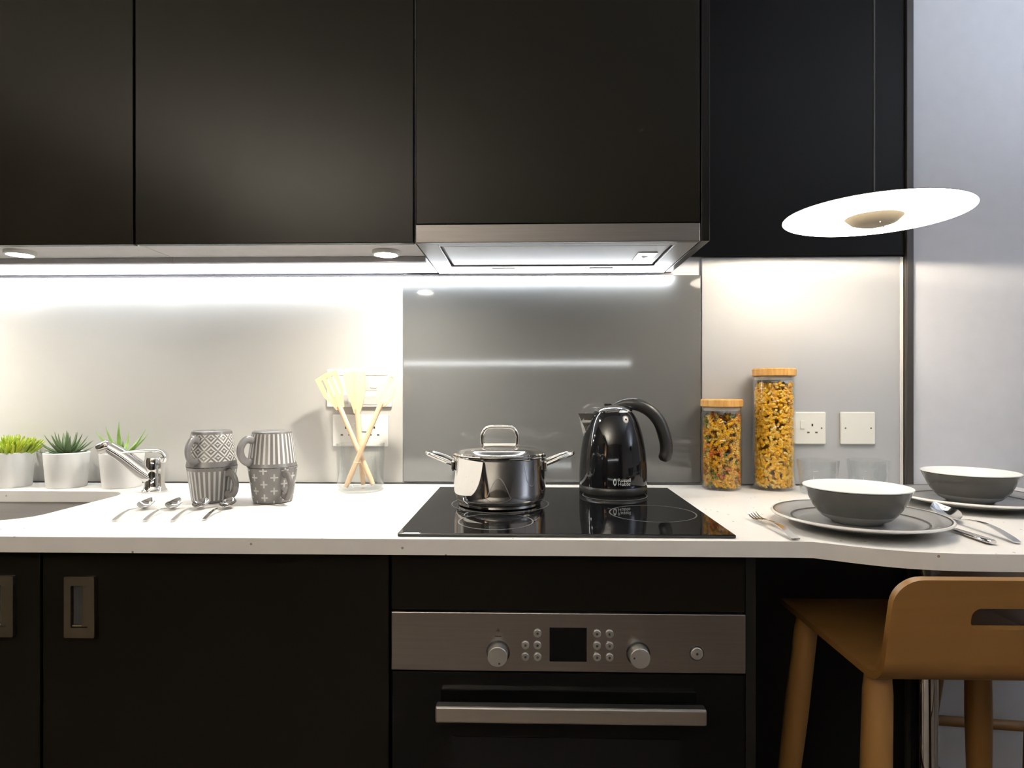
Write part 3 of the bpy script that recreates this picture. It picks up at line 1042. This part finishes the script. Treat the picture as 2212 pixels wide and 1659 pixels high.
# ------------------------------------------------------------------ stock pot
t = thing('stock_pot', 'polished steel stock pot with lid on the left of the hob', 'pot', (-0.061, 1.345, TOPZ + 0.0064))
MB().lathe([(0, 0), (0.086, 0), (0.090, 0.002), (0.0905, 0.007), (0.0945, 0.010), (0.0985, 0.018), (0.1000, 0.030), (0.1000, 0.100), (0.1012, 0.103), (0.1032, 0.105), (0.1032, 0.107), (0.098, 0.1075), (0, 0.1075)], 72).build('body', M_MIRROR, t)
ld = MB().lathe([(0.094, 0.1078), (0.1015, 0.1080), (0.1022, 0.1105), (0.1005, 0.1125), (0.094, 0.1135), (0.088, 0.1185), (0.075, 0.1225), (0.045, 0.1265), (0, 0.128)], 72).build('lid', M_MIRROR, t)
ring = []
hp = smooth_path([(-0.036, 0, 0.124), (-0.0385, 0, 0.134), (-0.038, 0, 0.150), (-0.029, 0, 0.1635), (-0.014, 0, 0.1660), (0.014, 0, 0.1660), (0.029, 0, 0.1635), (0.038, 0, 0.150), (0.0385, 0, 0.134), (0.036, 0, 0.124)], 6)
MB().tube(hp, 0.0042, 12).build('lid_handle', M_MIRROR, ld)
mb = MB()
mb.tube([(-0.040, 0, 0.1285), (0.040, 0, 0.1285)], 0.0036, 10)
mb.build('lid_handle_base', M_MIRROR, ld)
for s in (-1, 1):
    pth = [(s * 0.098, -0.030, 0.088), (s * 0.108, -0.031, 0.092), (s * 0.130, -0.029, 0.101), (s * 0.150, -0.020, 0.108), (s * 0.158, -0.006, 0.110),
           (s * 0.158, 0.006, 0.110), (s * 0.150, 0.020, 0.108), (s * 0.130, 0.029, 0.101), (s * 0.108, 0.031, 0.092), (s * 0.098, 0.030, 0.088)]
    h = MB().tube(smooth_path(pth, 5), 0.0045, 12).build('side_handle', M_MIRROR, t)
    mb = MB()
    mb.box(-0.004, 0.004, -0.036, 0.036, -0.012, 0.010, 0.003, mat=Matrix.Translation((s * 0.0985, 0, 0.086)))
    mb.build('handle_mount', M_MIRROR, h)

# ------------------------------------------------------------------ kettle
KX, KY = 0.2085, 1.512
t = thing('kettle', 'glossy black kettle with curved handle at the back of the hob', 'kettle', (KX, KY, TOPZ + 0.0064))
prof = [(0.0815, 0.0185), (0.0822, 0.030), (0.0818, 0.055), (0.0795, 0.085), (0.0755, 0.115), (0.0695, 0.143), (0.062, 0.167), (0.054, 0.184), (0.047, 0.1935)]


def kr(z):
    for (r0, z0), (r1, z1) in zip(prof, prof[1:]):
        if z0 <= z <= z1:
            return r0 + (r1 - r0) * (z - z0) / (z1 - z0)
    return prof[-1][0]


sp_ = [(p.x, p.z) for p in smooth_path([(r, 0, z) for r, z in prof], 4)]
MB().lathe([(0, 0.0185)] + sp_ + [(0, 0.1935)], 64).build('body', M_BLKPLASTIC, t)
MB().lathe([(0, 0), (0.080, 0), (0.082, 0.003), (0.082, 0.014), (0.080, 0.0178), (0, 0.0178)], 56).build('power_base', M_BLKMATT, t)
ld = MB().lathe([(0.0465, 0.1938), (0.0475, 0.1965), (0.045, 0.2005), (0.036, 0.2065), (0.020, 0.2105), (0, 0.2120)], 48).build('lid', M_CHROME, t)
MB().box(-0.022, -0.004, -0.010, 0.010, 0.2095, 0.2145, 0.002).build('lid_button', M_BLKPLASTIC, ld)
# open pouring lip: a folded steel wedge on the left shoulder
b = bmesh.new()
tip = Vector((-0.0855, -0.004, 0.1905))
back_l, back_r = Vector((-0.047, -0.026, 0.1895)), Vector((-0.047, 0.022, 0.1895))
low = Vector((-0.0715, -0.004, 0.1340))
low_l = Vector((-0.0660, -0.016, 0.1440))
low_r = Vector((-0.0660, 0.012, 0.1440))
vs = [b.verts.new(v) for v in (tip, back_l, low_l, low, low_r, back_r)]
for tri_ in ((0, 1, 2), (0, 2, 3), (0, 3, 4), (0, 4, 5)):
    b.faces.new([vs[i] for i in tri_])
bmesh.ops.solidify(b, geom=b.faces[:], thickness=0.0016)
bmesh.ops.recalc_face_normals(b, faces=b.faces[:])
mb = MB()
mb._merge(b)
mb.build('spout', M_CHROME, t, angle=25)
hp = smooth_path([(0.004, 0.004, 0.2085), (0.030, 0.003, 0.2150), (0.060, 0, 0.2115), (0.090, -0.002, 0.1965), (0.113, -0.003, 0.168), (0.1265, -0.004, 0.126), (0.1285, -0.004, 0.096), (0.121, -0.004, 0.074)], 6)
n_ = len(hp)
MB().tube(hp, [0.007 + 0.0085 * min(1, i / 10) for i in range(n_ - 3)] + [0.0150, 0.0130, 0.0075], 18, flat=1.0).build('handle', M_BLKMATT, t)


def wrap_text(txt, size, x_c, z_c, name, parent, mat, radius_fn, lift=0.0005):
    cu = bpy.data.curves.new(name, 'FONT')
    cu.body = txt
    cu.size = size
    cu.align_x = 'LEFT'
    cu.fill_mode = 'FRONT'
    tmp = bpy.data.objects.new(name, cu)
    COL.objects.link(tmp)
    dg = bpy.context.evaluated_depsgraph_get()
    me = bpy.data.meshes.new_from_object(tmp.evaluated_get(dg))
    bpy.data.objects.remove(tmp)
    for v in me.vertices:
        x, z = v.co.x + x_c, v.co.y + z_c
        r = radius_fn(z) + lift
        a = -PI / 2 + x / r
        v.co = Vector((r * math.cos(a), r * math.sin(a), z))
    me.materials.append(mat)
    o = bpy.data.objects.new(name, me)
    COL.objects.link(o)
    o.parent = parent
    return o


wrap_text('Russell', 0.0115, 0.000, 0.0345, 'brand_lettering', t, M_WHITEMARK, kr)
wrap_text('Hobbs', 0.0115, 0.000, 0.0255, 'brand_lettering', t, M_WHITEMARK, kr)
em = MB()
b = bmesh.new()
for ro, ri in ((1.0, 0.55),):
    o1, i1 = [], []
    for k in range(24):
        a = 2 * PI * k / 24
        for lst, f in ((o1, ro), (i1, ri)):
            x = -0.0068 + 0.0038 * f * math.cos(a)
            z = 0.0338 + 0.0085 * f * math.sin(a)
            r = kr(z) + 0.0006
            an = -PI / 2 + x / r
            lst.append(b.verts.new((r * math.cos(an), r * math.sin(an), z)))
    for k in range(24):
        b.faces.new((o1[k], o1[(k + 1) % 24], i1[(k + 1) % 24], i1[k]))
em._merge(b)
em.build('brand_emblem', M_WHITEMARK, t)

# ------------------------------------------------------------------ pasta jars
def pasta_jar(x, y, r, h, label):
    t = thing('storage_jar', label, 'jar', (x, y, TOPZ + 0.0003))
    hg = h - 0.020
    MB().lathe([(0, 0), (r - 0.006, 0), (r - 0.001, 0.004), (r, 0.012), (r, hg - 0.018), (r - 0.002, hg - 0.012), (r - 0.001, hg - 0.002), (r - 0.003, hg), (r - 0.004, hg - 0.012), (r - 0.0025, hg - 0.02),
                (r - 0.0025, 0.012), (r - 0.006, 0.005), (0, 0.005)], 56).build('glass', M_GLASS, t)
    ld = MB().lathe([(0, hg + 0.0005), (r + 0.0005, hg + 0.0005), (r + 0.0018, hg + 0.002), (r + 0.0018, h - 0.003), (r - 0.001, h), (0, h)], 56).build('lid', M_BAMBOO, t)
    MB().lathe([(0, hg - 0.010), (r - 0.006, hg - 0.010), (r - 0.0045, hg - 0.006), (r - 0.006, hg), (0, hg)], 40).build('lid_plug', M_SEAL, ld)
    return t


def macaroni(mb, c, R, L, bend, rot):
    pts = []
    for i in range(5):
        a = (i / 4 - 0.5) * bend
        rad = L / bend
        pts.append(rot @ Vector((rad * math.sin(a), 0, rad * (1 - math.cos(a)))) + c)
    mb.tube(pts, R, 6)


def fusilli(mb, c, R, L, rot):
    b = bmesh.new()
    n = 9
    prev = None
    for i in range(n):
        s = i / (n - 1)
        a = 2 * PI * 1.6 * s
        ring = []
        for k in range(6):
            ph = a + k * PI / 3
            rr = R if k % 2 == 0 else R * 0.38
            ring.append(b.verts.new(rot @ Vector((rr * math.cos(ph), rr * math.sin(ph), L * (s - 0.5))) + c))
        if prev:
            for k in range(6):
                b.faces.new((prev[k], prev[(k + 1) % 6], ring[(k + 1) % 6], ring[k]))
        prev = ring
    bmesh.ops.recalc_face_normals(b, faces=b.faces[:])
    mb._merge(b)


def rand_rot():
    return Matrix.Rotation(random.uniform(0, 2 * PI), 3, 'Z') @ Matrix.Rotation(random.uniform(0, PI), 3, 'X') @ Matrix.Rotation(random.uniform(0, 2 * PI), 3, 'Z')


JR = 0.0505
SJ = (0.4998, 1.600)
TJ = (0.6330, 1.600)
pasta_jar(*SJ, JR, 0.2305, 'short glass storage jar of tricolour pasta with a bamboo lid')
pasta_jar(*TJ, JR + 0.001, 0.309, 'tall glass storage jar of yellow pasta with a bamboo lid')


def fill(x, y, z0, z1, rmax, n, kind, mats, name, label):
    mb = MB()
    for i in range(n):
        if random.random() < 0.75:
            rr = rmax * random.uniform(0.86, 1.0)
        else:
            rr = rmax * math.sqrt(random.random()) * 0.85
        a = random.uniform(0, 2 * PI)
        z = z0 + (z1 - z0) * (i + random.random()) / n
        if i > n * 0.93:
            rr = rmax * math.sqrt(random.random())
        c = Vector((rr * math.cos(a), rr * math.sin(a), z))
        # lie roughly along the glass
        if kind == 'mac':
            mb.mi = random.choices((0, 1), (0.8, 0.2))[0]
            macaroni(mb, c, random.uniform(0.0028, 0.0036), random.uniform(0.009, 0.013), random.uniform(1.2, 2.4), Matrix.Rotation(a, 3, 'Z') @ Matrix.Rotation(PI / 2, 3, 'Z') @ Matrix.Rotation(random.uniform(-0.5, 0.5), 3, 'Z') @ Matrix.Rotation(random.uniform(0, PI), 3, 'Y') @ Matrix.Rotation(random.uniform(0, 6), 3, 'X'))
        else:
            mb.mi = random.choices((0, 1, 2, 3), (0.48, 0.17, 0.08, 0.27))[0]
            fusilli(mb, c, random.uniform(0.0042, 0.0052), random.uniform(0.024, 0.032), Matrix.Rotation(a, 3, 'Z') @ Matrix.Rotation(random.uniform(0, PI), 3, 'X'))
    # keep every piece inside the glass
    for v in mb.bm.verts:
        rr = math.hypot(v.co.x, v.co.y)
        if rr > rmax + 0.0035:
            k = (rmax + 0.0035) / rr
            v.co.x *= k
            v.co.y *= k
        v.co.z = max(v.co.z, 0.0062)
    o = mb.build(name, mats, loc=(x, y, TOPZ + 0.0003), angle=50)
    tag(o, label, 'pasta', None, 'stuff')
    # a dull core so that one cannot see through the loose fill
    return o


fill(*SJ, 0.012, 0.186, 0.0435, 430, 'fus', [M_PASTA_Y, M_PASTA_O, M_PASTA_G, M_PASTA_C], 'fusilli_pasta', 'yellow, orange and green twisted pasta filling the short jar')
fill(*TJ, 0.010, 0.270, 0.0445, 2100, 'mac', [M_PASTA_Y, M_PASTA_C], 'macaroni_pasta', 'small golden pasta pieces filling the tall jar')

# ------------------------------------------------------------------ tumblers
def tumbler(x, y, label, r=0.0495, h=0.083):
    t = thing('tumbler', label, 'glass', (x, y, TOPZ + 0.0003), 0, 'clear glass tumblers')
    MB().lathe([(0, 0), (r - 0.012, 0), (r - 0.010, 0.003), (r - 0.001, h - 0.002), (r - 0.0015, h), (r - 0.0028, h - 0.001), (r - 0.0115, 0.010), (r - 0.015, 0.007), (0, 0.007)], 48).build('glass_wall', M_GLASS, t)


tumbler(0.712, 1.530, 'clear glass tumbler beside the tall pasta jar, behind the front bowl')
tumbler(0.836, 1.535, 'clear glass tumbler on the right, nearer the dark wall trim')

# ------------------------------------------------------------------ plates and bowls
def dinner_plate(x, y, label):
    t = thing('dinner_plate', label, 'plate', (x, y, TOPZ + 0.0003), 0, 'grey dinner plates')
    R = 0.149
    MB().lathe([(0, 0.003), (0.070, 0.003), (0.072, 0), (0.076, 0), (0.079, 0.003), (0.098, 0.006), (R - 0.002, 0.0205), (R, 0.0222), (R - 0.001, 0.0240), (R - 0.004, 0.0243),
                (0.112, 0.0140), (0.104, 0.0095), (0.096, 0.0080), (0, 0.0080)], 72).build('body', M_PLATE, t)
    MB().lathe([(R - 0.0038, 0.0246), (R - 0.0008, 0.0244), (R + 0.0006, 0.0222), (R - 0.0015, 0.0202)], 72).build('rim_band', M_PLATERIM, t)
    MB().lathe([(0.1105, 0.0138), (0.1125, 0.01445), (0.1140, 0.0150)], 72).build('well_line', M_LINE, t)
    MB().lathe([(R - 0.0065, 0.0240), (R - 0.0045, 0.0246)], 72).build('rim_line', M_LINE, t)
    return t


def bowl(x, y, z, label):
    t = thing('bowl', label, 'bowl', (x, y, z), 0, 'grey bowls with white insides')
    R, H = 0.0915, 0.0665
    MB().lathe([(0.040, 0.004), (0.038, 0), (0.043, 0), (0.046, 0.003), (0.058, 0.009), (0.0655, 0.0165)], 64).build('foot', M_BOWLFOOT, t)
    MB().lathe([(0.0655, 0.0165), (0.074, 0.028), (0.083, 0.046), (0.0885, 0.058), (R - 0.0005, H - 0.0035)], 64).build('outer_shell', M_BOWL, t)
    MB().lathe([(R - 0.0005, H - 0.0035), (R + 0.0002, H - 0.0020)], 64).build('rim_line', M_LINE, t)
    MB().lathe([(R + 0.0002, H - 0.0020), (R, H - 0.0005), (R - 0.0015, H), (R - 0.003, H - 0.001), (0.079, 0.042), (0.068, 0.024), (0.050, 0.011), (0.030, 0.007), (0, 0.006)], 64).build('lining', M_CERAMIC, t)
    return t


P1 = (0.612, 1.158)
P2 = (0.972, 1.378)
dinner_plate(*P1, 'grey dinner plate with pale rim, nearest, between the fork and knife')
bowl(P1[0], P1[1] + 0.004, TOPZ + 0.0088, 'dark grey bowl with white inside on the nearest plate')
dinner_plate(*P2, 'grey dinner plate at the right frame edge beyond the large spoon')
bowl(P2[0], P2[1] + 0.002, TOPZ + 0.0088, 'grey bowl with white inside at the right frame edge by the pale wall')

# ------------------------------------------------------------------ pendant lamp
LX, LY, LZ = 0.712, 1.285, 1.512
t = thing('pendant_lamp', 'glowing flat disc pendant lamp hanging over the breakfast bar', 'lamp', (LX, LY, LZ))
RP = 0.172
MB().lathe([(0, 0.024), (0.05, 0.022), (0.12, 0.012), (RP, 0.0012), (RP + 0.001, -0.0004)], 72).build('shade_top', M_SHADE_OUT, t)
MB().lathe([(RP + 0.001, -0.0004), (RP - 0.002, -0.0008), (0.12, 0.009), (0.05, 0.019), (0, 0.021)], 72).build('shade_underside', M_DISC, t)
MB().lathe([(0.036, 0.008), (0.040, 0.011), (0.044, 0.008), (0.040, 0.005), (0.036, 0.008)], 48).build('ring_bulb', M_BULB, t)
MB().lathe([(0, -0.022), (0.022, -0.021), (0.042, -0.0150), (0.054, -0.004), (0.0535, -0.0035), (0.041, -0.0130), (0, -0.0195)], 48).build('glare_shield', M_SHIELD, t)
mb = MB()
for a in (0.4, 2.5, 4.6):
    mb.tube([(0.028 * math.cos(a), 0.028 * math.sin(a), -0.021), (0.028 * math.cos(a), 0.028 * math.sin(a), 0.0195)], 0.0015, 6)
mb.build('shield_stem', M_SHADE_IN, t)
MB().lathe([(0, 0.023), (0.012, 0.023), (0.012, 0.028), (0.006, 0.034), (0, 0.034)], 24).build('cord_grip', M_SHADE_OUT, t)
MB().tube([(0, 0, 0.034), (0, 0, RZ1 - LZ - 0.02)], 0.0022, 8).build('cord', M_DARKMARK, t)
MB().lathe([(0, RZ1 - LZ - 0.022), (0.045, RZ1 - LZ - 0.022), (0.05, RZ1 - LZ - 0.015), (0.05, RZ1 - LZ - 0.0005), (0, RZ1 - LZ - 0.0005)], 32).build('ceiling_rose', M_SHADE_OUT, t)

# ------------------------------------------------------------------ breakfast bar leg
t = thing('support_post', 'chrome tubular post holding up the breakfast bar', 'post', (0.922, 1.455, 0))
MB().tube([(0, 0, 0.012), (0, 0, 0.864)], 0.027, 36).build('tube', M_CHROME, t)
MB().lathe([(0, 0.8645), (0.048, 0.8645), (0.048, 0.8725), (0, 0.8725)], 36).build('top_flange', M_STEEL, t)
MB().lathe([(0, 0), (0.040, 0), (0.040, 0.006), (0.030, 0.0118), (0, 0.0118)], 36).build('foot', M_CHROME, t)

# ------------------------------------------------------------------ bar stools
def bar_stool(label, x, y, rz):
    t = thing('bar_stool', label, 'stool', (x, y, 0), rz, 'bent plywood bar stools')
    th = 0.0115
    HW = 0.1985
    # profile of the shell's upper face in y,z: front edge -> seat -> bend -> start of the back
    prof = [(0.215, 0.694), (0.20, 0.699), (0.16, 0.701), (0.0, 0.701), (-0.14, 0.701)]
    cy, cz, rb = -0.145, 0.741, 0.040
    lean = math.radians(12)
    for k in range(1, 11):
        a = -PI / 2 - (PI / 2 - lean) * k / 10
        prof.append((cy + rb * math.cos(a), cz + rb * math.sin(a)))
    b = bmesh.new()
    tops, bots = [], []
    for i, (yy, zz) in enumerate(prof):
        p0 = Vector(prof[max(0, i - 1)])
        p1 = Vector(prof[min(len(prof) - 1, i + 1)])
        tn = (p1 - p0).normalized()
        nr = Vector((tn.y, -tn.x))      # toward the sitter (up over the seat)
        if i <= 4 and nr.y < 0:
            nr = -nr
        if i > 4:
            nr = Vector((cy - yy, cz - zz)).normalized()
        wv = HW if i > 1 else (HW - 0.012 if i == 0 else HW - 0.003)
        row_t, row_b = [], []
        for u in (-1, -0.5, 0, 0.5, 1):
            row_t.append(b.verts.new((u * wv, yy, zz)))
            row_b.append(b.verts.new((u * wv, yy - nr.x * th, zz - nr.y * th)))
        tops.append(row_t)
        bots.append(row_b)
    n = len(prof)
    for i in range(n - 1):
        for c in range(4):
            b.faces.new((tops[i][c], tops[i][c + 1], tops[i + 1][c + 1], tops[i + 1][c]))
            b.faces.new((bots[i][c], bots[i + 1][c], bots[i + 1][c + 1], bots[i][c + 1]))
        b.faces.new((tops[i][0], tops[i + 1][0], bots[i + 1][0], bots[i][0]))
        b.faces.new((tops[i][4], bots[i][4], bots[i + 1][4], tops[i + 1][4]))
    for c in range(4):
        b.faces.new((tops[0][c], bots[0][c], bots[0][c + 1], tops[0][c + 1]))
    bmesh.ops.recalc_face_normals(b, faces=b.faces[:])
    mb = MB()
    mb._merge(b)
    mb.build('seat', M_STOOL, t, angle=50)
    # backrest: flat panel with rounded top corners and a hand slot, carrying on from the bend
    ye, ze = prof[-1]
    Hb = 0.142
    rc = 0.042
    out = [(-HW, 0), (HW, 0)]
    for cxx, a0 in ((HW - rc, 0), (-HW + rc, PI / 2)):
        for k in range(9):
            a = a0 + PI / 2 * k / 8
            out.append((cxx + rc * math.cos(a), Hb - rc + rc * math.sin(a)))
    slot = rrect(-0.079, 0.079, 0.061, 0.096, 0.014, 6)
    # local slab: x across, y up the panel, z thickness toward the room
    up = Vector((0, -math.sin(lean), math.cos(lean)))
    nrm = Vector((0, -math.cos(lean), -math.sin(lean)))
    Mx = Matrix(((1, 0, 0, 0), (0, up.y, nrm.y, ye), (0, up.z, nrm.z, ze), (0, 0, 0, 1)))
    mb = MB()
    mb.slab(out, [slot], 0.0, th, mat=Mx)
    mb.build('backrest', M_STOOL, t, angle=40)
    # legs, splayed, tapering to the floor
    for sx in (-1, 1):
        for sy in (-1, 1):
            p_top = Vector((sx * 0.172, sy * 0.128 - 0.002, 0.6860))
            p_bot = Vector((sx * 0.222, sy * 0.190 - 0.004, 0.0))
            mb = MB()
            mb.tube([p_top, p_top.lerp(p_bot, 0.04), p_top.lerp(p_bot, 0.3), p_top.lerp(p_bot, 0.97), p_bot], [0.020, 0.0225, 0.0240, 0.0165, 0.0155], 20)
            mb.build('leg', M_STOOLLEG, t)

    def at(sx, sy, z):
        p_top = Vector((sx * 0.172, sy * 0.128 - 0.002, 0.6860))
        p_bot = Vector((sx * 0.222, sy * 0.190 - 0.004, 0.0))
        return p_top.lerp(p_bot, (0.686 - z) / 0.686)
    for sx in (-1, 1):
        MB().tube([at(sx, -1, 0.310), at(sx, 1, 0.310)], 0.0125, 14).build('side_rail', M_STOOLLEG, t)
    MB().tube([at(-1, 1, 0.215), at(1, 1, 0.215)], 0.0125, 14).build('footrest_rail', M_STOOLLEG, t)
    for sy in (-1, 1):
        MB().box(-0.165, 0.165, sy * 0.115 - 0.014, sy * 0.115 + 0.014, 0.6770, 0.6885, 0.003).build('seat_batten', M_STOOLLEG, t)
    return t


bar_stool('oak plywood bar stool with its back to the room, drawn up to the bar', 0.748, 1.158, 0)
bar_stool('oak bar stool beyond the near stool, legs and rail showing against the wall', 1.157, 1.387, math.radians(83))

# ------------------------------------------------------------------ unseen room behind the camera; lamps added as fill, wardrobe and curtains for reflections
def fill_uplighter(x, y, m, label):  # unseen uplighter, added to raise the ambient light
    t = thing('fill_lamp', label, 'lamp', (x, y, 0))
    MB().lathe([(0, 0), (0.14, 0), (0.14, 0.012), (0.02, 0.022), (0, 0.022)], 36).build('base', M_BLKMATT, t)
    MB().tube([(0, 0, 0.022), (0, 0, 1.32)], 0.011, 14).build('pole', M_BLKMATT, t)
    MB().lathe([(0, 1.32), (0.04, 1.322), (0.11, 1.355), (0.165, 1.42), (0.163, 1.421), (0.108, 1.360), (0.04, 1.327), (0, 1.325)], 40).build('bowl_shade', M_SHADE_OUT, t)
    MB().lathe([(0, 1.375), (0.115, 1.375), (0.115, 1.378), (0, 1.378)], 32).build('light_disc', m, t)


fill_uplighter(-1.65, -1.6, M_FILLW, 'added black fill uplighter at the left behind the camera')
fill_uplighter(2.05, 0.35, M_FILLC, 'added black fill uplighter at the right behind the camera')

t = thing('wall_shelf', 'long pale wall shelf with an LED strip on the opposite wall', 'shelf', (0, RY0, 1.40))
MB().box(-2.3, 1.16, 0.002, 0.24, 0.06, 0.085, 0.002).build('board', M_WHITEPL, t)
MB().box(-2.3, 1.08, 0.16, 0.225, 0.030, 0.058, 0.003).build('led_diffuser', M_SHELFLED, t)
o = MB().box(-0.28, 1.30, RY0 + 0.002, RY0 + 0.06, 0.45, 1.38, 0.004).build('headboard', M_BLKMATT)
tag(o, 'dark padded headboard panel under the shelf on the opposite wall', 'headboard')

t = thing('wardrobe', 'dark brown wardrobe, added for reflections, against the left wall behind the camera', 'wardrobe', (RX0 + 0.002, -2.9, 0))
MB().box(0, 0.58, 0, 1.6, 0.06, 2.1, 0.003).build('body', M_DARKWOOD, t)
for k in range(3):
    MB().box(0.582, 0.60, 0.004 + k * 0.533, 0.529 + k * 0.533, 0.065, 2.095, 0.002).build('door', M_DARKWOOD, t)
MB().box(0.03, 0.55, 0.03, 1.57, 0, 0.0595).build('plinth', M_DARKWOOD, t)


def curtain(x0, x1, y, label, m):
    b = bmesh.new()
    n = 60
    lo, hi = [], []
    for i in range(n + 1):
        s = i / n
        yy = y + 0.035 * math.sin(s * 2 * PI * 7)
        lo.append(b.verts.new((x0 + (x1 - x0) * s, yy, 0.02)))
        hi.append(b.verts.new((x0 + (x1 - x0) * s, yy, 2.3)))
    for i in range(n):
        b.faces.new((lo[i], lo[i + 1], hi[i + 1], hi[i]))
    bmesh.ops.solidify(b, geom=b.faces[:], thickness=0.004)
    mb = MB()
    mb._merge(b)
    o = mb.build('curtain', m)
    return tag(o, label, 'curtain')


curtain(1.45, 2.0, RY0 + 0.12, 'deep blue curtain, added for reflections, at the right of the opposite wall', M_BLUE)
curtain(2.02, 2.32, RY0 + 0.12, 'mustard yellow curtain, added for reflections, beside the blue curtain', M_YELLOW)
